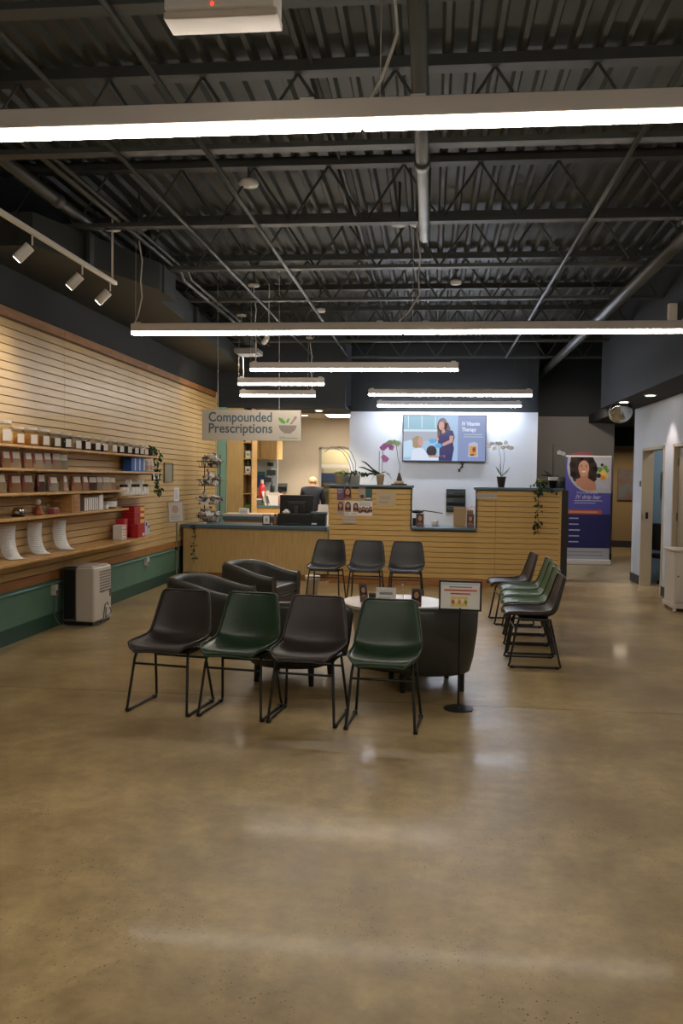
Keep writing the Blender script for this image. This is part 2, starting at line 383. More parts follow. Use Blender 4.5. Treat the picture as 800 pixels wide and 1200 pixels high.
for q in (g_box(0, .05, -.03, .05, 0, 1.38), g_box(1.03, 1.08, -.03, .05, 0, 1.38), g_box(0, 1.08, -.03, .05, 1.33, 1.38), g_box(0, 1.08, -.06, .05, -.03, .03)):
    part('window_frame', q, mat('window_grey', '#8a8782', .5), w1)
part('pane', g_box(.05, 1.03, .01, .016, .03, 1.33), GLASS, w1)
struct(MB().box(-3.0, -1.0, 21.0, 21.1, 0, 3).build('wall_back_room', mat('back_room_cream', '#b3a888', .8)))
t = thing('storage_shelf', 'blue and grey storage shelving seen through the pharmacy window', 'shelf', (-2.1, 20.6, 0))
part('top_bin', g_box(-.6, .5, -.2, .2, 1.52, 1.74), mat('blue_bin', '#2c3f66', .5), t)
for z in (.5, .9, 1.3): part('shelf_board', g_box(-.6, .5, -.2, .2, z, z+.03), GREYPL, t)
for x in (-.6, .47): part('post', g_box(x, x+.03, -.2, .2, 0, 1.9), GREYPL, t)
part('top_board', g_box(-.62, .52, -.22, .22, 1.86, 1.95), WHITE, t)
bl = bpy.data.lights.new('back_room_lamp', 'AREA'); bl.energy = 40; bl.size = .8; bl.color = (1, .9, .75)
bo = bpy.data.objects.new('back_room_lamp', bl); C.objects.link(bo); bo.location = (-2, 20.2, 2.9)

# steel deck ceiling
v = []; f = []; x = -4.2; i = 0; prof = []
while x < 6:
    prof += [(x, 4.43), (x+.035, 4.43), (x+.055, 4.472), (x+.143, 4.472)]; x += .163
for px_, pz in prof: v += [(px_, -4, pz), (px_, 18.2, pz)]
for k in range(len(prof)-1): f.append((2*k, 2*k+1, 2*k+3, 2*k+2))
o = len(v); v += [(-4.2, -4, 4.6), (6, -4, 4.6), (6, 18.2, 4.6), (-4.2, 18.2, 4.6)]; f.append((o, o+1, o+2, o+3))
struct(MB().add((v, f)).build('ceiling', DECK))

# open-web joists
def joist(y, label, x1=XR-.01):
    t = thing('steel_joist', label, 'joist', (0, y, 3.87), group='open-web joists under the steel deck')
    x0 = -3.97
    part('bottom_chord', g_box(x0, x1, -.05, .05, -.02, .015), STEEL, t)
    part('top_chord', g_box(x0, x1, -.06, .06, .48, .555), STEEL, t)
    x = x0+.05; k = 0; wb = None
    while x+.33 < x1:
        if k < 2:
            a, b = ((x, 0, .0), (x+.33, 0, .49)) if k % 2 == 0 else ((0, 0, .49), (.33, 0, 0))
            o = part('web_bar', g_tube([(0, 0, a[2]), (.33, 0, b[2])], .011, 6), STEEL, t)
            if k == 0: wa = o
            else: wb = o
        else:
            o = (wa if k % 2 == 0 else wb).copy(); C.objects.link(o)
        o.location = (x, 0, 0); x += .33; k += 1
    return t
J = [4.05, 5.83, 7.55, 9.15, 10.78, 12.45, 14.0, 15.9]
names = ['nearest the camera, above the front pendant lamp', 'just behind the front pendant lamp', 'carrying the white canopies above the second long lamp', 'fourth back from the camera', 'fifth back, above the third lamp', 'sixth back from the camera', 'seventh back from the camera', 'last before the black rear wall']
for y, n_ in zip(J, names): joist(y, 'dark open-web steel joist '+n_, 2.74 if y < 14.6 else 3.88)

# conduits, braces and pipes along the ceiling
def pipe(name, label, cat, pts, r, m_=PIPE, fit=()):
    t = thing(name, label, cat, pts[0]); o = Vector(pts[0])
    part('run', g_tube([Vector(p)-o for p in pts], r, 12), m_, t, smooth=True)
    for q in fit: part('coupling', g_tube([Vector(q[0])-o, Vector(q[1])-o], r*1.25, 12), m_, t, smooth=True)
    return t
pipe('sprinkler_pipe', 'thick grey pipe running front to back near the middle, ending behind the second lamp', 'pipe', [(-.10, 1, 3.72), (-.10, 7.55, 3.72), (-.10, 7.7, 3.78), (-.10, 7.75, 4.42)], .045, fit=[((-.1, 5.7, 3.72), (-.1, 5.82, 3.72))])
pipe('sprinkler_pipe', 'dark pipe along the left duct that elbows up beside the track light', 'pipe', [(-3.22, 3, 3.96), (-3.22, 9.25, 3.96), (-3.22, 9.36, 3.98), (-3.22, 9.39, 4.42)], .05, fit=[((-3.22, 7.0, 3.96), (-3.22, 7.12, 3.96)), ((-3.22, 8.96, 3.96), (-3.22, 9.06, 3.96))])
pipe('conduit', 'paired thin conduit running along the ceiling beside the left duct', 'conduit', [(-2.83, 3, 3.9), (-2.83, 9.4, 3.9), (-2.86, 9.6, 3.86), (-2.9, 14.5, 3.86)], .022)
pipe('conduit', 'second thin conduit parallel to the one by the left duct', 'conduit', [(-2.75, 3, 3.9), (-2.75, 9.4, 3.9), (-2.77, 9.6, 3.86), (-2.8, 14.5, 3.86)], .016)
pipe('joist_brace', 'thin angle brace under the joists left of centre', 'brace', [(-1.57, 2, 3.84), (-1.57, 15.7, 3.84)], .018)
pipe('joist_brace', 'thin angle brace further left under the nearest joists', 'brace', [(-2.2, 2, 3.84), (-2.2, 15.7, 3.84)], .016)
pipe('joist_brace', 'pale angle brace under the joists right of centre', 'brace', [(1.29, 2, 3.84), (1.29, 15.7, 3.84)], .018)
pipe('joist_brace', 'thin upper brace between the joists near the middle', 'brace', [(-.85, 2, 4.40), (-.85, 15.7, 4.40)], .016)
pipe('round_duct', 'thick dark pipe running back along the right side of the ceiling', 'pipe', [(2.17, 4, 3.78), (2.17, 18.0, 3.78)], .07)
# left duct: polygonal box duct that widens, then narrows again
t = thing('air_duct', 'large dark boxed air duct along the top of the left wall', 'duct', (0, 0, 0))
pl = [(XL-.01, 7.0), (-3.40, 7.0), (-2.86, 8.75), (-2.86, 9.3), (-3.02, 9.3), (-3.34, 14.2), (-3.34, 15.55), (XL-.01, 15.55)]
part('duct_body', g_prism(pl, 3.56, 3.84), DUCTM, t)
for (x0, y0, x1, y1) in [(-3.56, 6.98, -3.53, 7.005), (-3.19, 7.62, -3.15, 7.72), (-2.88, 8.85, -2.845, 8.9), (-3.12, 11, -3.09, 11.06)]:
    part('duct_seam', g_box(min(x0, x1), max(x0, x1), y0, y1, 3.555, 3.843), DUCTM, t)

# ================================================================= PENDANT LAMPS
def pendant(label, x0, x1, y, zc, seams, glow, cords, group='linear pendant lamps'):
    """x0..x1 lamp run along X, cords: (x_lamp, x_canopy, z_canopy)"""
    t = thing('pendant_lamp', label, 'lamp', (x0, y, zc), group=None)
    L_ = x1-x0
    hs = MB().box(0, L_, -.035, .035, .015, .095).build('housing', ALU, t, bevel=.006)
    b = [0]+[s-x0 for s in seams]+[L_]
    for i in range(len(b)-1):
        MB().box(b[i]+.003, b[i+1]-.003, -.032, .032, -.016, .015).build('diffuser', glow, t, bevel=.012)
    for x in [0.06, L_-.06]+[s-x0+d for s in seams for d in (-.22, .22)]:
        part('mounting_clip', g_box(x-.03, x+.03, -.012, .012, .095, .113), BLK if 0 else WHITE, t, bevel=.003)
    for (xa, xc, zk) in cords:
        zk -= zc; xa -= x0; xc -= x0
        part('canopy', g_lathe([(.02, .03), (.075, .028), (.078, .01), (.07, 0)], 20, (xc, 0, zk)), WHITE, t, smooth=True)
        part('stem', g_tube([(xc, 0, zk+.02), (xc, 0, 4.43-zc)], .012), PIPE, t)
        sgn = -1 if xa < xc else 1
        pts = [(xc, 0, zk), (xc+.004, 0, zk-.12), (xc+.035, 0, zk-.3), (xc+.02, 0, zk-.5), (xc+.035, 0, .3*zk+.05), (xc+.6*(xa-xc)+.02, 0, .18), (xa, 0, .10)]
        part('cord', g_tube(pts, .0075, 6), WHITE, t, smooth=True)
        part('cable', g_tube([(xc-.03, 0, zk), (xc-.03, 0, .10)], .0018, 4), ALU, t)
    return t
pendant('longest pendant lamp crossing the whole picture at the top, nearest the camera', -2.96, 2.36, 3.43, 3.02, [-.30], GLOW, [(-.27, -.20, 4.02)])
pendant('second long pendant lamp, spanning most of the picture behind the nearest one', -2.97, 2.36, 8.22, 3.02, [-.30], GLOW, [(-2.94, -2.90, 4.03), (-.34, -.18, 4.03), (2.31, 2.32, 4.0)])
t = thing('ceiling_disc', 'white ceiling disc just left of the middle cord canopy of the second lamp', 'canopy', (-.35, 8.2, 4.02))
part('disc', g_lathe([(.02, .03), (.075, .028), (.078, .01), (.07, 0)], 20), WHITE, t, smooth=True); part('stem', g_tube([(0, 0, .02), (0, 0, .41)], .012), PIPE, t)
pendant('third pendant lamp, half the length, hanging left of centre', -2.37, .31, 10.95, 3.01, [], GLOW, [(-2.3, -2.33, 4.08)])
pendant('short pendant lamp, upper of the two small ones by the left wall', -2.93, -1.62, 12.7, 3.02, [], GLOW, [(-3.2+.35, -3.44+.55, 4.03)])
pendant('short pendant lamp, lower of the two small ones by the left wall', -3.31, -2.0, 14.5, 3.02, [], GLOW, [(-2.06, -2.1, 3.99)])
pendant('cool white pendant lamp, upper of the pair in front of the television wall', -1.07, 1.6, 14.2, 3.01, [], GLOWC, [])
pendant('cool white pendant lamp, lower of the pair close to the television wall', -1.06, 1.64, 16.3, 3.01, [], GLOWC, [])
for xx, yy in ((-1.0, 14.2), (1.5, 14.2), (-1.0, 16.3), (1.5, 16.3)):
    tag(part('suspension_cable', g_tube([(xx, yy, 3.12), (xx, yy, 4.45)], .0014, 4), STEEL, None), 'thin steel cable holding a cool white lamp before the television wall', 'cable', 'cables of the cool white lamps')
pendant('added fill lamp behind the camera, built like the long pendants', -2.96, 2.36, -1.0, 3.02, [-.30], GLOW, [(-.27, -.20, 4.02)])  # out of view, added to throw more light on the foreground
for k, (x, y, z, l_) in enumerate([(.255, 10.8, 4.05, 'white ceiling disc right of centre above the second long lamp'), (-1.66, 7.55, 4.20, 'larger white ceiling disc on a brace left of centre behind the nearest lamp'), (-1.6, 12.0, 3.95, 'small white ceiling disc seen far back just above the second lamp')]):
    t = thing('ceiling_disc', l_, 'detector', (x, y, z)); r = .085 if k == 1 else .07
    part('disc', g_lathe([(.02, .05), (r, .045), (r*1.05, .02), (r*.9, 0)], 20), WHITE, t, smooth=True)
    part('stem', g_tube([(0, 0, .04), (0, 0, 4.44-z)], .012), PIPE, t)
# track light
def spot_head(parent, x, y, z, tx, name='spot_head'):
    h = thing(name, '', '', (0, 0, 0)) if parent is None else None
    d = Vector(tx)-Vector((x, y, z)); d.normalize(); p0 = Vector((x, y, z))
    o = part(name, g_tube([p0-d*.02, p0-d*.018, p0+d*.115, p0+d*.12], [.03, .04, .04, .037], 16), WHITE, parent, smooth=False)
    part('lens', g_tube([p0+d*.1185, p0+d*.121], .032, 12), GLOWD, o)
    part('stalk', g_tube([(x+.03, y, z+.02), (x+.03, y, z+.13)], .007, 6), WHITE, parent)
    return p0+d*.14, d
TX, TZ = -2.93, 3.37
t = thing('track_light', 'white ceiling track with three cylinder spotlights beside the left duct', 'track light', (0, 0, 0))
part('track', g_box(TX-.018, TX+.018, 3.5, 7.68, TZ, TZ+.035), WHITE, t, bevel=.004)
part('rod', g_tube([(TX, 7.6, TZ+.03), (TX, 7.6, 4.0)], .010), WHITE, t)
part('canopy', g_lathe([(.02, .03), (.075, .028), (.078, .01), (.07, 0)], 20, (TX, 7.6, 3.85)), WHITE, t, smooth=True)
for y, ty in ((5.35, 5.2), (6.03, 5.75), (6.93, 6.7), (7.55, 7.3)):
    p, d = spot_head(t, TX-.03, y, TZ-.10, (XL, ty, 2.15))
    spot('track_spot', p, Vector((XL, ty, 2.2)), 38, 84, blend=1.0)
# small diffuser and lone spotlight far left above the third lamp
t = thing('air_diffuser', 'small square grey air diffuser hanging near the end of the left duct', 'vent', (-2.62, 12.0, 3.40))
part('body', g_box(-.17, .17, -.2, .2, -.04, .03), mat('duct_grey', '#77746e', .5), t, bevel=.015); part('grille', g_box(-.14, .14, -.17, .17, -.05, -.035), GREYPL, t)
part('flex_duct', g_tube([(0, 0, .03), (-.05, 0, .25), (-.45, 0, .35)], .10, 12), DUCTM, t, smooth=True)
t = thing('spotlight', 'single white spotlight on a stem above the left end of the third lamp', 'spotlight', (0, 0, 0))
p, d = spot_head(t, -2.40, 12.2, 3.62, (XL+.2, 14.1, 2.6)); part('rod', g_tube([(-2.37, 12.2, 3.7), (-2.37, 12.2, 4.43)], .01), WHITE, t)
spot('far_spot', p, (XL, 14.3, 2.75), 70, 50)
p = thing('exit_box', 'narrow pale box on the black soffit side at the right edge', 'box', (2.69, 10.15, 3.53))
part('box', g_box(-.05, .05, -.04, .02, -.13, .13), OFFW, p, bevel=.01)
part('bracket', g_box(.055, .07, -.03, .015, -.1, .1), GREYPL, p)
# projector-like air unit at the very top
t = thing('ceiling_unit', 'white boxed unit with a small red light hanging at the top of the picture', 'unit', (-.735, 2.95, 3.185))
part('casing', g_box(-.19, .19, -.10, .04, 0, .22), WHITE, t, bevel=.012); part('lower_tray', g_box(-.195, .195, -.085, .03, -.022, .004), OFFW, t, bevel=.006)
part('indicator', g_box(-.026, -.018, -.103, -.10, .010, .018), mat('red_led', '#ff2a10', .5, emit=4), t)
for x in (-.15, .15): part('hanger_rod', g_tube([(x, -.03, .2), (x, -.03, 1.25)], .005, 6), STEEL, t)
# recessed downlights
DL = [(2.99, 12.26, 2.83, 'recessed downlight in the black soffit beside the white right wall'), (2.86, 13.3, 2.83, 'recessed downlight in the black soffit behind the convex mirror'),
      (-3.24, 16.1, 2.90, 'recessed downlight above the hanging sign, left one'), (-2.15, 16.1, 2.90, 'recessed downlight above the hanging sign, right one'),
      (-2.2, 17.5, 2.97, 'small pharmacy downlight just right of the hanging sign'), (-2.75, 18.3, 2.97, 'small pharmacy downlight mostly behind the hanging sign')]
for x, y, z, l_ in DL:
    t = thing('downlight', l_, 'downlight', (x, y, z)); part('ring', g_lathe([(.07, 0), (.085, 0), (.085, -.006), (.07, -.008)], 20), WHITE, t)
    part('bulb', g_lathe([(.065, -.002), (.06, -.012)], 16), GLOWD, t)
spot('downlight_lamp', (2.99, 12.26, 2.80), (3.14, 12.26, 0), 30, 80, col=(1, .82, .74))
spot('downlight_lamp', (2.86, 13.3, 2.80), (2.86, 13.3, 0), 14, 80, col=(1, .82, .7))
spot('hall_fill_spot', (2.9, 16.0, 3.0), (2.8, 18.1, 1.6), 45, 110, col=(1, .88, .78))  # hidden spot without a fixture, added to brighten the grey hall wall
for x, y in ((-3.24, 16.1), (-2.15, 16.1), (-2.2, 17.5), (-2.75, 18.3)): spot('downlight_lamp', (x, y, 2.86), (x, y, 0), 120, 110, col=(1, .88, .7))
t = thing('panel_light', 'rectangular lit ceiling panel in the pharmacy', 'ceiling light', (-1.95, 18.1, 2.965))
part('frame', g_box(-.32, .32, -.32, .32, -.02, 0), WHITE, t); part('diffuser', g_box(-.28, .28, -.28, .28, -.025, -.018), mat('lit_panel', '#fff2dd', .5, emit=34), t)
# convex mirror
t = thing('convex_mirror', 'round convex safety mirror hanging under the black soffit', 'mirror', (2.94, 13.9, 2.72))
Mx = Matrix.Rotation(radians(118), 4, 'X')
part('dome', xf(g_lathe([(.185, 0), (.18, .02), (.15, .045), (.09, .068), (.02, .076)], 28), Mx), mat('mirror', '#c8ccce', .08, metal=1), t, smooth=True)
part('rim', xf(g_lathe([(.18, -.012), (.19, -.01), (.19, .004), (.18, .006)], 28), Mx), GREYPL, t)
part('arm', g_tube([(0, .02, .0), (0, .10, .11)], .012), GREYPL, t)

# ================================================================= HANGING SIGN
t = thing('hanging_sign', 'long board reading Compounded Prescriptions hanging over the left counter', 'sign', (-3.15, 11.5, 2.12))
W, Hh = 1.37, .415
part('board', g_box(0, W, 0, .02, 0, Hh), SIGNB, t, bevel=.002, seg=1)
RX = (pi/2, 0, 0)
text('lettering', 'Compounded', .182, SLATE, t, (.085, -.0015, .258), RX, sx=.88, bold=.003)
text('lettering', 'Prescriptions', .182, SLATE, t, (.085, -.0015, .105), RX, sx=.93, bold=.003)
P_ = Print((0, -.0015, 0), (1, 0, 0), (0, 0, 1))
bx, bz = 1.19, .15
P_.poly([(bx-.125, bz+.06), (bx+.125, bz+.06), (bx+.115, bz+.02), (bx+.09, bz-.015), (bx+.05, bz-.038), (bx+.06, bz-.05), (bx-.06, bz-.05), (bx-.05, bz-.038), (bx-.09, bz-.015), (bx-.115, bz+.02)], LOGOT)
P_.poly([(bx+.03, bz+.075), (bx+.055, bz+.075), (bx+.115, bz+.15), (bx+.09, bz+.165)], LOGOT); P_.ell(bx+.105, bz+.165, .022, .018, LOGOT, 2, 12, .8)
P_.poly([(bx-.13, bz+.17), (bx-.07, bz+.15), (bx-.03, bz+.10), (bx-.035, bz+.08), (bx-.085, bz+.09), (bx-.12, bz+.125)], LOGOG)
P_.poly([(bx+.025, bz+.16), (bx+.0, bz+.15), (bx-.022, bz+.11), (bx-.015, bz+.085), (bx+.015, bz+.11)], LOGOG, 2)
P_.rect(bx-.11, bx-.035, .03, .055, LOGOG, 1); P_.rect(bx-.10, bx-.045, .036, .049, SIGNB, 2); P_.rect(bx-.02, bx+.14, .034, .042, LOGOG, 1)
P_.build('logo', t)
for x in (.22, W-.3): part('cable', g_tube([(x, .01, Hh), (x-.02, .01, 2.31)], .003, 4), ALU, t)

# ================================================================= LEFT WALL SHELVES
def shelf_run(ys, z, depth, row):
    pos = ['part nearest the camera', 'middle part', 'far end part'] if len(ys) > 3 else ['near part', 'far part'] if len(ys) > 2 else ['single piece']
    for i in range(len(ys)-1):
        a, b = ys[i], ys[i+1]; dz = -random.random()*.003
        t = thing('shelf', 'maple shelf board, %s, %s' % (row, pos[i]), 'shelf', (XL+.018, a, z-.024+dz))
        part('board', g_box(0, depth, .003, b-a-.003, 0, .024), SHELFW, t, bevel=.003)
        for yy in (.16, b-a-.16):
            part('bracket', g_prism([(0, yy-.012), (depth*.8, yy-.012), (depth*.8, yy+.012), (0, yy+.012)], -.012, -.001), WHITE, t)
            part('bracket_plate', g_box(0, .008, yy-.012, yy+.012, -.03, -.001), WHITE, t)
F = .265
shelf_run([5.9, 7.6, 9.2, 11.32], 1.885, F, 'top row under the jars')
shelf_run([5.9, 7.7, 9.5, 11.39], 1.672, F, 'second row under pouches and blue cartons')
shelf_run([5.9, 7.9, 10.10], 1.447, F, 'third row under pouches')
shelf_run([10.12, 11.26], 1.362, F, 'short ledge holding white bottles')
shelf_run([5.9, 7.5, 10.16], 1.222, F, 'fourth row with the wooden divider')
shelf_run([5.9, 7.75, 9.6, 11.1], .838, .36, 'bottom row under leaflets and red cartons')
XC = -3.84
# jars
def jar(x, y, z, r, h, col, lab, lid=WHITE, name='jar'):
    t = thing(name, lab, 'jar', (x, y, z), group='glass jars on the top shelf')
    part('glass_body', g_lathe([(r*.9, 0), (r, .01), (r, h*.74), (r*.8, h*.84), (r*.8, h*.88)], 16), GLASS, t, smooth=True)
    part('contents', g_lathe([(r*.85, .006), (r*.93, .014), (r*.93, h*(.5+.2*random.random()))], 14), col, t, smooth=True)
    part('lid', g_lathe([(r*.84, h*.87), (r*.86, h*.88), (r*.86, h*.985), (r*.8, h)], 16), lid, t)
    a = radians(-35); part('tag', xf(g_box(r*1.01, r*1.03, -r*.38, r*.38, h*.12, h*.62), T(rz=a)), PAPER, t)
    return t
jc = {'pale yellow': '#c9a768', 'golden': '#b5843a', 'amber': '#8f5f2b', 'beige': '#b09a7c', 'dark green': '#2e3222', 'near black': '#1c1916', 'dark red': '#3d1714', 'olive': '#6c6238'}
jl = [(7.00, 'pale yellow', 1.15), (7.30, 'pale yellow', 1.25), (7.58, 'golden', 1), (7.84, 'golden', 1.05), (8.10, 'amber', 1.05), (8.36, 'olive', 1), (8.62, 'dark green', 1), (8.88, 'beige', .95),
      (9.14, 'dark red', .95), (9.42, 'dark red', .95), (9.66, 'near black', .9), (9.94, 'beige', .92), (10.18, 'near black', .9), (10.46, 'dark green', .9), (10.72, 'dark red', .85), (10.92, 'near black', .85), (11.10, 'amber', .82)]
cnt = {}
ords = ['first', 'second', 'third', 'fourth', 'fifth', 'sixth', 'seventh', 'eighth', 'ninth', 'tenth', 'eleventh', 'twelfth', 'thirteenth', 'fourteenth', 'fifteenth', 'sixteenth', 'seventeenth']
for i, (y, c, s) in enumerate(jl):
    jar(XC, y, 1.888, .082*s, .165*s, mat('jar_'+c.replace(' ', '_'), jc[c], .8, noise=.35, nscale=90), 'glass jar with %s contents, %s from the left on the top shelf' % (c, ords[i]))
# pouches
def pouch(y, z, lab, w_=.13, h=.165, rz=0, band=REDL, fill=HERB, grp=''):
    t = thing('pouch', lab, 'pouch', (XC+.02, y, z), rz, grp)
    g = MB(); 
    vs = []; n = 6
    for k in range(n+1):
        q = k/n; d = .030*(1-q)**.8+.003; ww = w_/2*(1-.06*q)
        vs += [(-d, -ww, h*q), (d, -ww, h*q), (d, ww, h*q), (-d, ww, h*q)]
    fs = [(3, 2, 1, 0), (4*n, 4*n+1, 4*n+2, 4*n+3)]
    for k in range(n):
        for j in range(4): fs.append((4*k+j, 4*k+(j+1) % 4, 4*k+4+(j+1) % 4, 4*k+4+j))
    part('bag', (vs, fs), fill, t, bevel=.004)
    def face(z0, z1, a, b, e):
        d0 = .030*(1-z0/h)**.8+.003+e; d1 = .030*(1-z1/h)**.8+.003+e
        return ([(d0, a, z0), (d0, b, z0), (d1, b, z1), (d1, a, z1), (d0-.002, a, z0), (d0-.002, b, z0), (d1-.002, b, z1), (d1-.002, a, z1)], [(0, 1, 2, 3), (4, 7, 6, 5), (0, 4, 5, 1), (1, 5, 6, 2), (2, 6, 7, 3), (3, 7, 4, 0)])
    part('label', face(h*.55, h*.93, -w_*.34, w_*.42, .003), mat('pouch_paper', '#dcd8d2', .6), t); part('label_band', face(h*.30, h*.93, -w_*.47, -w_*.25, .005), band, t)
    return t
fills = [HERB, mat('grey_herb', '#8a8274', .8), mat('tan_powder', '#94704f', .8), mat('brown_bark', '#4a342c', .8), mat('pale_powder', '#a18c74', .8)]
fn = ['brown herb', 'grey herb', 'tan powder', 'dark bark', 'pale powder']
for i, y in enumerate([7.08, 7.32, 7.50, 7.74, 7.95, 8.14, 8.36, 8.52]):
    k = (i*2+i//3) % 5
    pouch(y, 1.675, 'clear pouch of %s with red and white label, %s along the second shelf' % (fn[k], ords[i]), .10+.03*random.random(), .15+.02*random.random(), radians(random.uniform(-60, -5)), fill=fills[k], grp='pouches on the second shelf')
for i, y in enumerate([6.98, 7.24, 7.50, 7.74, 8.02, 8.28, 8.56, 8.86, 9.08, 9.30, 9.50, 9.70, 9.88]):
    k = (i*3+1) % 5
    pouch(y, 1.45, 'clear pouch of %s with red and white label, %s along the third shelf' % (fn[k], ords[i]), random.choice((.09, .115, .14)), .15+.03*random.random(), radians(random.uniform(-65, 0)), fill=fills[k], grp='pouches on the third shelf')
# second shelf, right: blue boxes, white tubs
for i, y in enumerate([10.58, 10.75, 10.92]):
    t = thing('box', 'blue carton with a white stripe on the second shelf, %s of three' % ['left', 'middle', 'right'][i], 'box', (XC, y, 1.674), radians(-8), 'blue cartons on the second shelf')
    part('carton', g_box(-.06, .06, -.07, .07, 0, .175), BLUEB, t, bevel=.003); part('stripe', g_box(.06, .0615, .02, .045, .01, .165), WHITE, t)
for i, y in enumerate([11.18, 11.30]):
    t = thing('tub', 'white tub with pinkish label on the second shelf, %s one' % ['left', 'right'][i], 'tub', (XC+.01, y, 1.674), 0, 'white tubs on the second shelf')
    part('body', g_lathe([(.05, 0), (.055, .01), (.055, .10), (.05, .11)], 14), OFFW, t, smooth=True); part('lid', g_lathe([(.056, .11), (.056, .14), (.05, .145)], 14), WHITE, t); part('label', g_lathe([(.0556, .025), (.0556, .085)], 14), mat('pink_label', '#b99a90', .6), t)
# white bottles on the ledge
for i in range(9):
    y = 10.26+i*.11
    if i in (2, 6):
        t = thing('box', 'tall white carton among the white bottles, %s one' % ('left' if i == 2 else 'right'), 'box', (XC+.02, y, 1.364), radians(12), 'tall cartons among the bottles')
        part('carton', g_box(-.035, .035, -.04, .04, 0, .20), PAPER, t, bevel=.002); part('panel', g_box(.035, .036, -.03, .03, .05, .15), GREYPL, t)
    else:
        t = thing('bottle', 'white supplement bottle with black cap on the short ledge, %s in the row' % ords[i], 'bottle', (XC+.02, y, 1.364), 0, 'white bottles on the short ledge')
        part('body', g_lathe([(.035, 0), (.042, .006), (.042, .09), (.03, .105), (.028, .11)], 14), WHITE, t, smooth=True); part('cap', g_lathe([(.03, .108), (.031, .14), (.028, .143)], 14), BLK, t); part('label', g_lathe([(.0425, .02), (.0425, .08)], 14), PAPER, t)
# fourth shelf
t = thing('divider', 'upright maple partition between the third and fourth shelves', 'divider', (XL+.02, 8.55, 1.224)); part('panel', g_box(0, .24, 0, .2, 0, .195), SHELFW, t, bevel=.003); part('recess_panel', g_box(.24, .246, .02, .18, .01, .185), TRIMW, t)
t = thing('helmet_ornament', 'small chrome rounded ornament on the fourth shelf', 'ornament', (XC+.03, 7.55, 1.224))
part('dome', g_ball((0, 0, .045), .055, .07, .045, 14, 8), mat('chrome', '#b8b8b8', .15, metal=1), t, smooth=True); part('base', g_lathe([(.06, 0), (.062, .012), (.05, .014)], 16), BLK, t); part('visor', g_box(.035, .06, -.045, .045, .03, .045), BLK, t, bevel=.005)
t = thing('figurine', 'small orange figurine with a white round head on the fourth shelf', 'figurine', (XC+.03, 7.96, 1.224))
part('robe', g_lathe([(.045, 0), (.042, .02), (.03, .07), (.018, .095)], 14), mat('orange_robe', '#a8502a', .6), t, smooth=True); part('head', g_ball((0, 0, .125), .03, None, .032), WHITE, t, smooth=True); part('scarf', g_tube([(.03, -.02, .08), (.034, 0, .03), (.04, .02, .01)], .008), OFFW, t)
t = thing('red_pouch', 'small red folded packet in front of the clear boxes on the fourth shelf', 'packet', (XC+.04, 8.28, 1.224)); part('packet', g_prism([(-.03, -.09), (.04, -.07), (.03, .09), (-.04, .08)], 0, .05), mat('dull_red', '#8c3036', .5), t, bevel=.012); part('flap', g_box(-.03, .03, -.05, .05, .05, .058), OFFW, t)
for i, (y, l_) in enumerate([(7.35, 'clear acrylic box left of the chrome ornament'), (7.75, 'clear acrylic box between ornament and figurine'), (8.12, 'clear acrylic box beside the red packet'), (8.42, 'clear acrylic box against the maple partition')]):
    t = thing('acrylic_box', l_+' on the fourth shelf', 'box', (XC-.03, y, 1.224)); hh = .07+.05*(i == 3)
    part('panes', g_box(-.05, .05, -.07, .07, .001, hh), GLASS, t); part('lid', g_box(-.052, .052, -.072, .072, hh, hh+.008), mat('frosted', '#b9a58a', .3, alpha=.5), t)
bk = ['#7d6f60', '#a48b78', '#8d7566', '#b09a88', '#947f70', '#a08c7a', '#88766a']
for i in range(7):
    t = thing('booklet', 'thin booklet standing in the row right of the partition, %s from the left' % ords[i], 'book', (XC, 8.98+i*.055, 1.224), 0, 'booklets beside the maple partition')
    part('cover', g_box(-.07, .08, -.022, .022, 0, .145), mat('booklet_%d' % i, bk[i], .6), t, bevel=.002); part('pages', g_box(-.066, .082, -.018, .018, .003, .1455), PAPER, t)
t = thing('box', 'white carton at the right end of the booklets', 'box', (XC+.01, 9.44, 1.224)); part('carton', g_box(-.06, .07, -.06, .06, 0, .165), WHITE, t, bevel=.003); part('print', g_box(.07, .071, -.04, .04, .03, .12), PAPER, t)
t = thing('jar', 'large clear jar with white label on the fourth shelf', 'jar', (XC+.01, 9.86, 1.224)); part('glass_body', g_lathe([(.075, 0), (.085, .01), (.085, .14), (.07, .16)], 16), GLASS, t, smooth=True)
part('contents', g_lathe([(.07, .006), (.078, .014), (.078, .12)], 14), mat('jar_olive', '#6c6238'), t); part('label', g_lathe([(.0865, .02), (.0865, .085)], 16), PAPER, t); part('lid', g_lathe([(.075, .16), (.078, .18), (.07, .185)], 16), HERB, t)
t = thing('box', 'small white carton next to the large clear jar', 'box', (XC+.04, 9.68, 1.224)); part('carton', g_box(-.02, .02, -.03, .03, 0, .05), PAPER, t, bevel=.002); part('lid', g_box(-.021, .021, -.031, .031, .045, .052), OFFW, t)
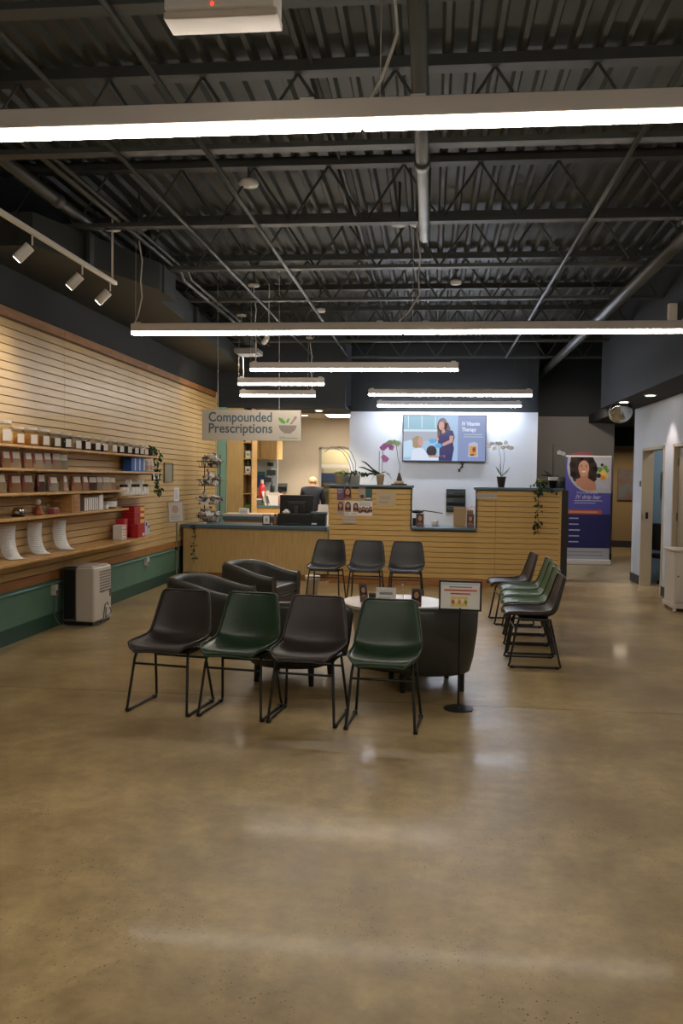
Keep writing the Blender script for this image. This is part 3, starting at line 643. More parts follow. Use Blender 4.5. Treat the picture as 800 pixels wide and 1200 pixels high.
# bottom shelf: leaflets in acrylic holders
for i, y in enumerate([6.98, 7.52, 8.06, 8.62]):
    t = thing('leaflet', 'curling white printed leaflet on the bottom shelf, %s from the left' % ords[i], 'leaflet', (XL+.03, y, .842), radians(-30), 'leaflets on the bottom shelf')
    w_ = .16; n = 8; vs = []; fs = []
    prof = [(.10, .30), (.09, .25), (.085, .20), (.09, .15), (.105, .10), (.13, .055), (.17, .02), (.23, .004), (.27, .004)]
    for a, z in prof: vs += [(a, -w_/2, z), (a, w_/2, z)]
    for k in range(8): fs.append((2*k, 2*k+2, 2*k+3, 2*k+1))
    o = part('sheet', (vs, fs), PAPER, t, smooth=True); o.modifiers.new('s', 'SOLIDIFY').thickness = .0012
    pr = MB()
    for k in range(14):
        q = .6+k*.42; j = int(q); fr = q-j
        if j > 6: break
        a = prof[j][0]*(1-fr)+prof[j+1][0]*fr+.002; z = prof[j][1]*(1-fr)+prof[j+1][1]*fr+.002
        ww = w_*.36*(1-random.random()*.3) if k else w_*.15
        pr.add(([(a, -w_*.38, z), (a, -w_*.38+ww*2, z), (a-.0003, -w_*.38+ww*2, z+.004), (a-.0003, -w_*.38, z+.004)], [(0, 1, 2, 3)]), INKR if k == 0 else mat('pale_ink', '#b9b6b4', .7))
    pr.build('print', None, t)
    part('holder', g_box(.04, .075, -.085, .085, 0, .22), GLASS, t); part('holder_foot', g_box(.04, .27, -.085, .085, 0, .003), GLASS, t)
# bottom shelf: cartons
for i in range(5):
    t = thing('box', 'flat white carton in the stack left of the red boxes, %s from the bottom' % ords[i], 'box', (XC+.08, 10.02, .84+i*.036), 0, 'stacked flat white cartons')
    part('carton', g_box(-.06, .06, -.075, .075, 0, .034), WHITE, t, bevel=.003); part('edge_print', g_box(.06, .061, -.06, .06, .008, .026), mat('rose_print', '#b8958c', .6), t)
t = thing('box', 'single red carton standing in front left of the tall red stack', 'box', (XC+.02, 10.26, .84), radians(6)); part('carton', g_box(-.06, .05, -.08, .08, 0, .24), mat('bright_red_box', '#bb2030', .45), t, bevel=.003); part('panel', g_box(.05, .051, -.05, .05, .05, .18), REDB, t)
for i in range(5):
    t = thing('box', 'red carton with yellow label in the tall stack, %s from the bottom' % ords[i], 'box', (XC+.03, 10.62, .84+i*.078), radians(-3), 'tall stack of red cartons')
    part('carton', g_box(-.08, .09, -.17, .16, 0, .076), REDB, t, bevel=.003); part('yellow_label', g_box(.09, .0925, .02, .15, .014, .062), YELL, t); part('seam', g_box(.09, .0905, -.17, .16, .066, .069), mat('darker_red', '#6f0f12', .5), t)
t = thing('box', 'red carton with a white label lying in front of the tall red stack', 'box', (XC+.14, 10.50, .84)); part('carton', g_box(-.04, .05, -.14, .12, 0, .17), REDB, t, bevel=.003); part('white_label', g_box(.05, .0515, .03, .1, .015, .05), PAPER, t)
for i, (y, z, h) in enumerate([(10.93, .84, .19), (11.03, .84, .14)]):
    t = thing('box', ['taller white and blue carton right of the red boxes', 'shorter white and blue carton at the end of the bottom shelf'][i], 'box', (XC+.05, y, z)); part('carton', g_box(-.05, .05, -.045, .045, 0, h), mat('pale_blue_carton', '#b4bac6', .5), t, bevel=.003); part('print', g_box(.05, .051, -.02, .03, h*.6, h*.85), NAVYP, t)
# hooks below
for i, y in enumerate((10.0, 11.32, 8.9)):
    t = thing('shelf_peg', 'short white peg on the slat wall, %s' % ['under the third shelf', 'beyond the bottom shelf', 'under the top shelf'][i], 'peg', (XL+.018, y, (1.30, .80, 1.80)[i])); part('peg', g_tube([(0, 0, 0), (.10, 0, 0), (.11, 0, .02)], .006), BLK if i == 1 else WHITE, t); part('plate', g_box(0, .006, -.02, .02, -.02, .03), WHITE, t)
# trailing ivy at the end of the top shelf
def vine(parent, pts, n, s, mats, spread=.035, seed=1):
    rn = random.Random(seed); pts = [Vector(p) for p in pts]
    part('vine', g_tube(pts, .004, 5), STEM, parent)
    protos = []
    for k in range(n):
        q = rn.random()*(len(pts)-1.001); i = int(q); p = pts[i].lerp(pts[i+1], q-i)+Vector((rn.uniform(-1, 1), rn.uniform(-1, 1), rn.uniform(-.6, .6)))*spread
        if k < 3:
            g = ([(0, 0, 0), (s*.5, s*.35, .2*s), (s, 0, 0), (s*.5, -s*.35, .2*s), (s*.5, 0, .05*s)], [(0, 4, 1), (4, 2, 1), (0, 3, 4), (4, 3, 2)])
            o = part('leaf', g, mats[k % len(mats)], parent); o.modifiers.new('s', 'SOLIDIFY').thickness = .0015; protos.append(o)
        else: o = protos[k % 3].copy(); C.objects.link(o)
        o.location = p; o.rotation_euler = (rn.uniform(-1, 1), rn.uniform(0, 1.4), rn.uniform(0, 6.28)); e = rn.uniform(.7, 1.2); o.scale = (e, e, e)
t = thing('trailing_ivy', 'green ivy trailing down from the right end of the top jar shelf', 'plant', (XC+.03, 11.25, 1.888))
part('pot', g_lathe([(.035, 0), (.05, .02), (.055, .08), (.048, .085)], 14), BLK, t, smooth=True)
vine(t, [(0, 0, .08), (.03, .09, .12), (.05, .16, .02), (.05, .19, -.15), (.05, .20, -.33), (.05, .22, -.50)], 120, .064, [LEAF, LEAFL, LEAFD], .04)
vine(t, [(0, 0, .08), (.0, .03, .12), (.02, .1, .1)], 30, .05, [LEAFD, LEAF], .035, 5)
# frames and notes on the wall
for (y0, y1, z0, z1, fm, im, l_, nm) in [(11.80, 12.12, 1.55, 1.71, BLK, PAPER, 'small black framed notice under the ivy on the slat wall', 'picture_frame'), (12.34, 12.76, 1.52, 1.82, mat('bronze_frame', '#7a6648', .4), mat('grey_print', '#8f8c74', .6), 'larger bronze framed print right of the ivy on the slat wall', 'picture_frame')]:
    t = thing(nm, l_, 'picture', (XL+.019, y0, z0)); a, b = y1-y0, z1-z0
    for q in (g_box(0, .02, 0, .018, 0, b), g_box(0, .02, a-.018, a, 0, b), g_box(0, .02, .018, a-.018, 0, .018), g_box(0, .02, .018, a-.018, b-.018, b)): part('frame_side', q, fm, t)
    part('print', g_box(0, .008, .018, a-.018, .018, b-.018), im, t)
t = thing('paper_note', 'white paper note on the slat wall above the leaflet stand', 'paper', (XL+.02, 12.86, 1.22)); part('sheet', g_box(0, .002, 0, .26, 0, .22), PAPER, t)
Pn = Print((.0025, 0, 0), (0, 1, 0), (0, 0, 1)); Pn.lines(.03, .22, .04, .2, 6, INKG, 1); Pn.build('print', t)

# ================================================================= FLOOR ITEMS AT LEFT
t = thing('dehumidifier', 'white and dark grey portable dehumidifier standing by the green wainscot', 'appliance', (-3.73, 8.93, .015), radians(-4))
part('body', g_box(-.02, .20, -.21, .21, .03, .62), OFFW, t, bevel=.025, seg=3)
part('rear_shell', g_box(-.17, .0, -.205, .205, .03, .605), GREYPL, t, bevel=.02)
part('side_panel', g_box(-.15, -.02, -.209, -.203, .06, .59), BLK, t, bevel=.003)
part('top_lid', g_box(-.15, .17, -.19, .19, .62, .632), OFFW, t, bevel=.006)
part('plinth', g_box(-.15, .18, -.2, .2, 0, .03), BLK, t)
gr = MB()
for i in range(9):
    for j in range(8):
        y = -.085+i*.03; z = .34+j*.03; gr.add(([(.2005, y, z), (.2005, y+.022, z+.012), (.2005, y+.022, z+.020), (.2005, y, z+.008), (.204, y, z), (.204, y+.022, z+.012), (.204, y+.022, z+.020), (.204, y, z+.008)], [(4, 5, 6, 7), (0, 1, 5, 4), (1, 2, 6, 5), (2, 3, 7, 6), (3, 0, 4, 7)]))
gr.build('grille', mat('grille_slots', '#57504a', .6), t)
part('control_mark', g_box(.2, .2025, -.06, .03, .335, .34), GREYPL, t); part('control_panel', g_box(.2, .206, .15, .2, .27, .35), GREYPL, t, bevel=.003)
part('cord_hook', g_box(.2, .225, .03, .14, .155, .175), OFFW, t, bevel=.005)
part('cord', g_tube([(.215, .10, .17), (.23, .05, .22), (.225, 0, .2), (.22, -.02, .1), (.22, -.03, .02), (.20, -.1, -.005), (.1, -.25, -.005), (-.1, -.34, .0), (-.19, -.33, .1), (-.2, -.31, .3), (-.19, -.31, .36)], .006, 6), GREYPL, t, smooth=True)
part('cord', g_tube([(.215, .12, .17), (.235, .13, .1), (.232, .0, .06), (.225, .02, .14), (.22, .06, .17)], .006, 6), GREYPL, t, smooth=True)

# leaflet stand by the left counter
t = thing('leaflet_stand', 'slim floor stand with tilted white display frame beside the left counter', 'stand', (-3.82, 12.55, 0))
part('base', g_lathe([(.14, 0), (.14, .012), (.02, .02)], 20), BLK, t); part('pole', g_tube([(0, 0, .01), (0, 0, .95)], .012), mat('green_grey_pole', '#6a7560', .4), t); part('clamp', g_tube([(0, 0, .50), (0, 0, .55)], .025), BLK, t)
M_ = T(.0, -.03, .92, radians(12), radians(-8), radians(-5))
part('display_frame', xf(g_box(-.11, .12, -.008, .008, 0, .32), M_), BWHITE, t, bevel=.004); part('sheet', xf(g_box(-.095, .105, -.011, -.008, .015, .305), M_), PAPER, t)
Pn = Print(M_ @ Vector((0, -.0115, 0)), M_.to_3x3() @ Vector((1, 0, 0)), M_.to_3x3() @ Vector((0, 0, 1))); Pn.ell(0, .2, .05, .06, mat('pink_print', '#c9b0ae', .6)); Pn.lines(-.07, .07, .04, .12, 3, mat('blue_print', '#a9aec8', .6), 1); Pn.build('print', t)
# hanging strap/greenery below stand
t = thing('hanging_garland', 'dark thin garland hanging down the left end of the counter', 'garland', (-3.70, 13.13, .80))
vine(t, [(0, .035, .055), (0, .01, .03), (.01, -.02, -.1), (-.01, -.02, -.25), (0, -.02, -.42), (-.01, -.02, -.55)], 26, .06, [LEAFD, mat('dark_cloth', '#26302a', .8)], .02, 9)

# ================================================================= COUNTERS
t = thing('reception_counter', 'stepped maple slat reception counter with teal top and a low gap in the middle', 'counter', (-1.56, 13.05, 0))
for (a, b, h) in [(0, 1.27, 1.49), (1.27, 2.23, .85), (2.23, 3.49, 1.475)]:
    part('body', g_box(a+.005, b-.005, .02, .16 if h > 1 else .6, 0, h), BACKW, t)
for (a, b) in ((0, 2.53), (2.53, 3.49)):
    part('base_board', g_box(a+.002, b-.002, -.005, .02, 0, .115), TRIMW, t, bevel=.003)
protos = {}
for k in range(18):
    z = .12+k*P
    if z+P < .87: segs = [(0, 2.53), (2.53, 3.49)]
    else: segs = [(0, 1.27), (2.23, 2.53), (2.53, 3.49)] if z+P < 1.485 else [(0, 1.27)]
    for (a, b) in segs:
        if z+P > 1.5: continue
        key = round(b-a, 3)
        if key not in protos: o = protos[key] = MB().box(.002, b-a-.002, 0, .018, 0, P-.008).build('slat', MAPLE_X, t, bevel=.002, seg=1)
        else: o = protos[key].copy(); C.objects.link(o)
        o.location = (a, 0, z)
part('end_board', g_box(3.47, 3.50, -.004, .62, 0, 1.475), MAPLE_X, t, bevel=.002); part('end_board', g_box(-.012, .0, -.004, .16, .9, 1.49), MAPLE_X, t, bevel=.002)
part('countertop', g_box(-.04, 1.29, -.05, .32, 1.49, 1.525), TEAL, t, bevel=.006)
part('countertop', g_box(1.25, 2.25, -.06, .66, .855, .89), TEAL, t, bevel=.006)
part('countertop', g_box(2.21, 3.52, -.05, .32, 1.475, 1.515), TEAL, t, bevel=.006)
for a in (1.245, 2.235): part('inner_post', g_box(a, a+.02, .0, .3, .89, 1.478), TEAL, t)
part('work_desk', g_box(0, 1.25, .6, 1.2, .74, .78), TEAL, t)
# posters etc. on the counter front
def sheet(name, label, cat, O, w_, h_, m_, paint=None, th=.003, group=None):
    t = thing(name, label, cat, O, 0, group); part('sheet', g_box(0, w_, -th, 0, 0, h_), m_, t)
    if paint: p = Print((0, -th, 0), (1, 0, 0), (0, 0, 1)); paint(p); p.build('print', t)
    return t
def portrait(p, a, b, s, hair=HAIRR, l=2):
    p.ell(a, b, .5*s, .62*s, hair, l); p.poly([(a-.5*s, b), (a+.5*s, b), (a+.55*s, b-s), (a-.55*s, b-s)], hair, l)
    p.poly([(a-.6*s, b-1.2*s), (a-.2*s, b-.75*s), (a+.2*s, b-.75*s), (a+.6*s, b-1.2*s)], SKIN2, l+1); p.ell(a, b-.08*s, .31*s, .43*s, SKIN, l+2)
    for q in (-.12, .12): p.ell(a+q*s, b, .05*s, .03*s, HAIRD, l+3, 8)
    p.ell(a, b-.28*s, .1*s, .035*s, mat('lip', '#8c3b36'), l+3, 8)
Yf = 13.046
PB = mat('poster_pink_beige', '#b79f8e', .6)
sheet('poster', 'upper left poster on the slat counter, purple with a long-haired woman', 'poster', (-1.442, Yf, 1.285), .225, .215, mat('poster_plum', '#6a4a6c'), lambda p: (p.rect(.11, .225, 0, .215, PB), portrait(p, .16, .14, .11), p.lines(.01, .09, .10, .18, 3, LAV, 1)))
sheet('poster', 'upper right poster on the slat counter, beige and teal', 'poster', (-1.115, Yf, 1.285), .212, .215, mat('poster_sand', '#a09684'), lambda p: (p.rect(.11, .212, 0, .215, mat('poster_teal', '#2d5a58')), p.rect(.12, .20, .02, .04, PAPER, 2), p.lines(.01, .1, .10, .2, 3, PB, 1), p.ell(.06, .06, .03, .03, HAIRR)))
sheet('poster', 'lower left poster with the face of a woman with reddish hair', 'poster', (-1.442, Yf, 1.050), .115, .225, PB, lambda p: (portrait(p, .055, .16, .08), p.lines(.01, .1, .01, .05, 2, INKG, 1)))
sheet('poster', 'lower poster second from left, woman with long dark red hair', 'poster', (-1.324, Yf, 1.050), .105, .225, PAPER, lambda p: (portrait(p, .052, .16, .085, HAIRD), p.lines(.01, .09, .01, .05, 2, INKG, 1)))
sheet('poster', 'lower poster third from left, dark-haired woman at its right edge', 'poster', (-1.217, Yf, 1.050), .10, .225, PAPER, lambda p: (portrait(p, .065, .15, .075, HAIRD), p.lines(.01, .09, .01, .05, 2, INKG, 1)))
sheet('poster', 'lower right poster with a group of smiling faces in a row', 'poster', (-1.115, Yf, 1.050), .22, .225, PAPER, lambda p: ([portrait(p, .03+.053*i, .10+.012*(i % 2), .05, [HAIRR, HAIRD][i % 2]) for i in range(4)], p.lines(.02, .2, .15, .21, 2, INKG, 1)))
sheet('certificate', 'pale framed paper with faint script on the slat counter', 'paper', (-.84, Yf, 1.212), .30, .228, mat('beige_card', '#b9a688', .5), lambda p: (p.lines(.05, .25, .09, .15, 2, INKG, 2), p.lines(.04, .22, .03, .07, 1, INKG, 2)))
for i, (x, z, w_, h_) in enumerate([(-1.355, .932, .21, .10), (.675, 1.335, .31, .088)]):
    sheet('card_holder', ['grey clear card holder low on the left half of the slat counter', 'clear card strip at the upper right half of the slat counter'][i], 'holder', (x, Yf, z), w_, h_, mat('silver_card', '#b0a595', .4), lambda p: (p.rect(.005, w_-.005, h_*.48, h_*.54, INKG), p.rect(.01, w_-.01, h_*.12, h_*.4, mat('pale_card', '#bcb2a4', .4))), .012)

t = thing('pharmacy_counter', 'low plain maple counter with teal top left of the stepped counter', 'counter', (-3.93, 13.2, 0))
for (a, b) in ((0.02, 1.2), (1.2, 2.33)): part('front_panel', g_box(a, b-.003, 0, .02, .10, .80), MAPLE_V, t, bevel=.001, seg=1)
part('kick_board', g_box(.0, 2.32, .03, .05, 0, .10), TRIMW, t); part('carcass', g_box(.02, 2.32, .05, .75, 0, .80), BACKW, t)
part('countertop', g_box(-.02, 2.325, -.04, .80, .805, .86), TEAL, t, bevel=.006)
t = thing('raised_counter', 'second teal topped counter standing behind the left counter', 'counter', (-3.55, 14.3, 0))
part('top', g_box(0, 1.1, 0, .5, .95, .99), OFFW, t, bevel=.005); part('front_panel', g_box(.02, 1.08, .02, .04, 0, .89), TRIMW, t); part('top_edge', g_box(0, 1.1, -.004, .5, .89, .95), TEAL, t, bevel=.004); part('carcass', g_box(.02, 1.08, .04, .48, 0, .89), BACKW, t)

# basket rack of four tiers with white packets
t = thing('basket_rack', 'four tier black wire basket rack at the far end of the slat wall', 'rack', (-3.62, 13.72, 0))
for x in (-.13, .13): part('upright', g_tube([(x, .15, .862), (x, .15, 1.98)], .008, 6), BLKM, t)
TZs = [.88, 1.17, 1.47, 1.77]
for z in TZs:
    b = MB()
    for zz, e in ((0, .85), (.10, 1)):
        c = [(-.19*e, -.14*e, z+zz), (.19*e, -.14*e, z+zz), (.19*e, .14*e, z+zz), (-.19*e, .14*e, z+zz), (-.19*e, -.14*e, z+zz)]
        b.add(g_tube(c, .005, 5))
    for k in range(9):
        x = -.16+k*.04
        b.add(g_tube([(x, -.13, z+.1), (x*.85, -.12, z), (x*.85, .12, z), (x, .13, z+.1)], .0025, 4))
    b.build('basket', BLKM, t)
rn = random.Random(3)
for ti, z in enumerate(TZs):
    pr = None; nm_ = ['bottom', 'second', 'third', 'top'][ti]
    for k in range(17):
        x = rn.uniform(-.15, .15); y = rn.uniform(-.11, .08); zz = z+.05+rn.uniform(0, .15)*(1-abs(x)/.22)+.03*(k > 10)
        o = thing('packet', 'small white and grey medicine packet heaped in the %s basket of the rack' % nm_, 'packet', (-3.62+x, 13.72+y, zz), rn.uniform(0, 6.28), 'packets in the %s basket' % nm_)
        o.rotation_euler = (rn.uniform(-.9, .9), rn.uniform(-1.2, 1.2), rn.uniform(0, 6.28))
        if pr is None:
            pr = part('wrapper', g_box(-.062, .062, -.04, .04, -.016, .016), mat('packet_white', '#cfc9c3', .5), o, bevel=.008); p2 = part('stripe', g_box(-.0625, -.035, -.0405, .0405, -.0165, .0165), mat('packet_grey', '#5e5a58', .5), o)
        else:
            for q in (pr, p2): c = q.copy(); C.objects.link(c); c.parent = o
t = thing('price_card', 'small pale card clipped to the third basket of the rack', 'card', (-3.66, 13.55, 1.16)); part('card', g_box(-.06, .06, -.004, 0, 0, .05), PAPER, t); part('clip', g_box(-.01, .01, -.006, .02, .045, .055), GREYPL, t)
t = thing('paper_stack', 'loose white papers on the left end of the low counter', 'paper', (-3.72, 13.45, .861)); part('sheets', g_box(-.09, .1, -.05, .08, 0, .02), PAPER, t); part('top_sheet', xf(g_box(-.1, .1, -.06, .06, .02, .023), T(rz=.3)), OFFW, t)
# monitor
t = thing('monitor', 'black computer monitor seen from behind on the left counter', 'monitor', (-2.16, 13.62, .861))
part('back_shell', g_box(-.275, .275, -.015, .02, .10, .48), BLK, t, bevel=.012); part('back_bulge', g_box(-.16, .16, -.045, -.01, .18, .38), BLK, t, bevel=.015); part('vent', g_box(-.12, .12, -.047, -.044, .345, .352), GREYPL, t)
part('neck', g_prism([(-.035, -.075), (.035, -.075), (.035, -.045), (-.035, -.045)], .01, .30), mat('monitor_neck', '#2c2d2f', .4), t, bevel=.005); part('foot', g_box(-.12, .12, -.11, .09, 0, .012), BLK, t, bevel=.004)
t = thing('terminal_box', 'black box unit under the monitor on the left counter', 'electronics', (-2.16, 13.42, .861)); part('case', g_box(-.265, .28, -.06, .05, 0, .19), BLK, t, bevel=.008); part('front_strip', g_box(-.2, .1, -.062, -.06, .03, .035), GREYPL, t); part('foot_pad', g_box(-.25, .27, -.05, .04, -.0, .004), GREYPL, t)
t = thing('label_printer', 'dark grey printer at the right end of the left counter', 'printer', (-1.78, 13.48, .861)); part('case', g_box(-.12, .12, -.09, .12, 0, .16), BLK, t, bevel=.012); part('lid', g_box(-.13, .13, -.08, .1, .16, .22), mat('teal_grey_plastic', '#39474b', .4), t, bevel=.02); part('paper_slip', g_box(-.1, -.02, -.094, -.09, .02, .045), PAPER, t)
part('paper_tray', xf(g_box(-.08, .08, -.004, .004, 0, .16), T(.05, .08, .2, rx=radians(-35))), OFFW, t)
t = thing('picture_frame', 'small white card in a black frame left of the monitor', 'picture', (-2.60, 13.36, .861)); part('frame', g_box(-.065, .065, -.01, .01, 0, .165), BLK, t, bevel=.003); part('card', g_box(-.05, .05, -.0115, -.01, .02, .15), PAPER, t); part('print', g_box(-.012, .012, -.0125, -.0115, .06, .11), INKG, t)
t = thing('figurine', 'small brown figurine between the white card and the monitor', 'figurine', (-2.475, 13.45, .861)); part('body', g_lathe([(.04, 0), (.045, .03), (.025, .10), (.02, .13)], 12), mat('brown_figure', '#7c5f4a', .6), t, smooth=True); part('head', g_ball((0, 0, .155), .03), SKIN2, t, smooth=True)
t = thing('tissue_box', 'pale tissue pack in front of the monitor', 'tissue', (-2.30, 13.40, 1.052)); part('pack', g_box(-.05, .07, -.03, .03, 0, .035), OFFW, t, bevel=.01); part('tissue', g_ball((.01, 0, .045), .035, .02, .022, 8, 5), PAPER, t)
t = thing('box', 'small white box on the raised counter below the open shelves', 'box', (-3.21, 14.45, .991)); part('carton', g_box(-.08, .08, -.05, .05, 0, .09), WHITE, t, bevel=.003); part('print', g_box(-.06, .06, -.051, -.05, .02, .05), mat('blue_print'), t)
t = thing('hand_sanitizer', 'reddish brown bottle at the right end of the raised counter', 'bottle', (-2.50, 14.5, .991)); part('body', g_lathe([(.05, 0), (.055, .01), (.055, .09), (.02, .12)], 12), mat('red_brown', '#8a3c2a', .4), t, smooth=True); part('cap', g_lathe([(.02, .12), (.02, .15)], 10), WHITE, t)

# tall maple shelving column and wall cabinets in the pharmacy
t = thing('shelf_column', 'tall maple column with open cubbies behind the left counter', 'shelving', (-3.79, 15.58, 0))
part('side_panel', g_box(0, .31, 0, .45, 0, 2.895), MAPLE_V, t); part('back_panel', g_box(.31, .46, .43, .45, 0, 2.895), SHELFW, t); part('right_panel', g_box(.46, .475, 0, .45, 0, 2.895), SHELFW, t)
cz = [.95, 1.30, 1.66, 1.95, 2.25, 2.6]
for z in cz: part('cubby_shelf', g_box(.31, .46, 0, .43, z, z+.02), SHELFW, t)
for i, (z, m_, m2, l_) in enumerate([(.97, LEAFL, BLK, 'green wrapped item in the lowest cubby'), (1.68, WHITE, GREYPL, 'white box in the third cubby from the bottom'), (1.84, mat('green_bottle', '#1f5a35'), BLK, 'green bottle standing on the white box in the cubby'), (1.97, WHITE, LOGOG, 'white and green carton in the fourth cubby'), (2.27, WHITE, BLK, 'white carton with a black dot in the upper cubby')]):
    h = .14; b = thing('carton' if i != 2 else 'bottle', l_+' of the tall maple column', 'box' if i != 2 else 'bottle', (-3.405, 15.68, z))
    part('body', g_box(-.05, .05, -.05, .05, 0, h), m_, b, bevel=.006) if i != 2 else part('body', g_lathe([(.03, 0), (.03, .08), (.012, .11)], 10), m_, b)
    part('mark', g_box(-.02, .02, -.052, -.05, .05, .09), m2, b) if i != 2 else part('cap', g_lathe([(.014, .11), (.014, .13)], 8), m2, b)
t = thing('wall_cabinet', 'curved maple wall cabinet high in the pharmacy corner', 'cabinet', (-3.95, 17.5, 2.0))
pts = [(0, 0)]+[(.62*k/8+.15, -.02-.10*sin(pi*k/8*.5)) for k in range(9)]+[(.80, .35), (0, .35)]
part('body', g_prism(pts, 0, .93), MAPLE_V, t)
part('door_gap', g_box(.41, .416, -.108, -.08, 0, .93), BACKW, t); part('handle', g_box(.28, .30, -.115, -.09, .12, .3), SHELFW, t, bevel=.004)
t = thing('work_desk', 'teal topped desk crowded with supplies below the wall cabinet', 'desk', (-3.95, 17.2, 0))
part('desktop', g_box(0, .92, 0, .7, 1.0, 1.04), TEAL, t, bevel=.004); part('front_panel', g_box(.02, .90, .02, .04, 0, 1.0), SHELFW, t); part('carcass', g_box(.02, .90, .05, .68, 0, .99), BACKW, t)
t = thing('notice_board', 'blue and green notice on the wall below the wall cabinet', 'poster', (-3.70, 17.93, 1.40)); part('board', g_box(0, .16, 0, .012, 0, .34), mat('deep_blue', '#1d3d7c'), t); part('green_strip', g_box(0, .16, -.002, 0, .26, .34), mat('green_strip', '#1f6a58'), t)
struct(MB().box(-4.15, -3.27, 17.95, 18.0, .9, 2.97).build('wall_pharmacy_partition', mat('pale_grey_wall', '#98a0a4', .8)))
def clutter(i, x, z, kind, c1, c2, label, s=1.0):
    b = thing(kind, label, {'bag': 'bag', 'bottle': 'bottle', 'carton': 'box', 'folder': 'folder', 'tape_dispenser': 'tool', 'scale': 'appliance'}[kind], (-3.70+(x+3.68)*.62, 17.4, z))
    if kind == 'bottle': part('body', g_lathe([(.035*s, 0), (.04*s, .02*s), (.038*s, .12*s), (.015*s, .16*s)], 12), c1, b, smooth=True); part('cap', g_lathe([(.016*s, .16*s), (.016*s, .2*s)], 8), c2, b)
    elif kind == 'folder': part('cover', xf(g_box(-.02*s, .02*s, -.1*s, .1*s, 0, .3*s), T(ry=radians(-14))), c1, b); part('spine', xf(g_box(-.022*s, .022*s, -.103*s, -.1*s, .05*s, .2*s), T(ry=radians(-14))), c2, b)
    elif kind == 'bag': part('body', g_ball((0, 0, .11*s), .13*s, .08, .11*s, 12, 7), c1, b, smooth=True); part('strap', g_tube([(-.08*s, -.06, .16*s), (0, -.09, .2*s), (.08*s, -.06, .14*s)], .012), c2, b)
    else: part('body', g_box(-.06*s, .06*s, -.05, .05, 0, .14*s), c1, b, bevel=.006); part('lid', g_box(-.061*s, .061*s, -.052, .052, .11*s, .142*s), c2, b)
RED2 = mat('bright_red', '#b3261c', .4)
for i, a in enumerate([(-3.68, 1.04, 'bag', BLK, OFFW, 'black bag with pale straps at the left of the crowded desk', 1.1), (-3.42, 1.04, 'carton', GREYPL, WHITE, 'grey and white carton in front of the red container', 1.0), (-3.34, 1.19, 'bottle', RED2, OFFW, 'bright red container with white lid on the crowded desk', 1.9),
                       (-3.17, 1.04, 'folder', PAPER, BEIGEW, 'white leaning folder on the crowded desk, left one', 1.0), (-3.06, 1.04, 'folder', OFFW, GREYPL, 'cream leaning folder on the crowded desk, right one', 1.0), (-3.25, 1.04, 'carton', LEAFL, BLK, 'lime green box low on the crowded desk', .6),
                       (-2.93, 1.04, 'carton', WHITE, OFFW, 'white carton beside the monitor on the crowded desk', 1.9), (-2.99, 1.30, 'bottle', BLK, GREYPL, 'black bottle on top of the clutter', 1.2), (-2.72, 1.04, 'bottle', mat('rosy_bottle', '#b0766c'), BLK, 'rosy pump bottle right of the crowded desk', 1.6)]): clutter(i, *a)
for i, (x, z, s_) in enumerate([(-3.44, 1.52, .10), (-3.36, 1.66, .12), (-3.39, 1.86, .08)]):
    t = thing('wall_organizer', 'dark wall organizer with white papers above the desk, %s one' % ['lowest', 'middle', 'highest'][i], 'organizer', (x, 17.90, z)); part('pocket', g_box(-s_, s_*.6, -.06, .02, 0, s_), mat('slate_pocket', '#2c3a40', .5), t, bevel=.01); part('papers', xf(g_box(-s_*.6, s_*.3, -.03, -.02, 0, s_*1.3), T(ry=.3)), PAPER, t)
t = thing('wall_phone', 'black telephone on the pharmacy rear wall', 'phone', (-3.42, 19.44, 1.30)); part('base', g_box(-.13, .10, 0, .055, 0, .17), BLK, t, bevel=.01); part('handset', g_box(-.1, .12, -.03, .0, .1, .19), GREYPL, t, bevel=.012)

# pharmacist seen from behind
def skin(name, verts, edges, radii, m_, parent, lv=2):
    me = bpy.data.meshes.new(name); me.from_pydata(verts, edges, []); o = bpy.data.objects.new(name, me); C.objects.link(o); o.parent = parent
    md = o.modifiers.new('k', 'SKIN'); md.use_smooth_shade = True
    for i, r in enumerate(radii): sv = me.skin_vertices[0].data[i]; sv.radius = r if isinstance(r, tuple) else (r, r)
    me.skin_vertices[0].data[0].use_root = True
    o.modifiers.new('s', 'SUBSURF').levels = lv; o.modifiers['s'].render_levels = lv
    dg = bpy.context.evaluated_depsgraph_get(); m2 = bpy.data.meshes.new_from_object(o.evaluated_get(dg)); o.modifiers.clear(); o.data = m2
    m2.materials.clear(); m2.materials.append(m_); m2.polygons.foreach_set('use_smooth', [True]*len(m2.polygons)); return o
pe = thing('person', 'person with short blonde hair in a navy top, seen from behind at the rear desk', 'person', (-2.38, 17.0, 0))
V = [(0, 0, .93), (0, .01, 1.05), (0, .0, 1.22), (0, .02, 1.36), (0, .05, 1.44), (0, .07, 1.50), (0, .09, 1.56),
     (.17, .02, 1.36), (.22, .07, 1.16), (.18, .28, 1.06), (.15, .36, 1.05), (-.17, .02, 1.36), (-.22, .07, 1.16), (-.18, .28, 1.06), (-.15, .36, 1.05),
     (.09, 0, .86), (.10, .02, .48), (.10, -.02, .08), (.11, .12, .035), (-.09, 0, .86), (-.10, .02, .48), (-.10, -.02, .08), (-.11, .12, .035)]
Ed = [(0, 1), (1, 2), (2, 3), (3, 4), (4, 5), (5, 6), (3, 7), (7, 8), (8, 9), (9, 10), (3, 11), (11, 12), (12, 13), (13, 14), (0, 15), (15, 16), (16, 17), (17, 18), (0, 19), (19, 20), (20, 21), (21, 22)]
Rr = [(.15, .11), (.14, .10), (.15, .11), (.14, .09), .055, .075, .085, .065, .045, .033, .028, .065, .045, .033, .028, .085, .055, .04, .035, .085, .055, .04, .035]
bd = skin('body', V, Ed, Rr, SKIN, pe)
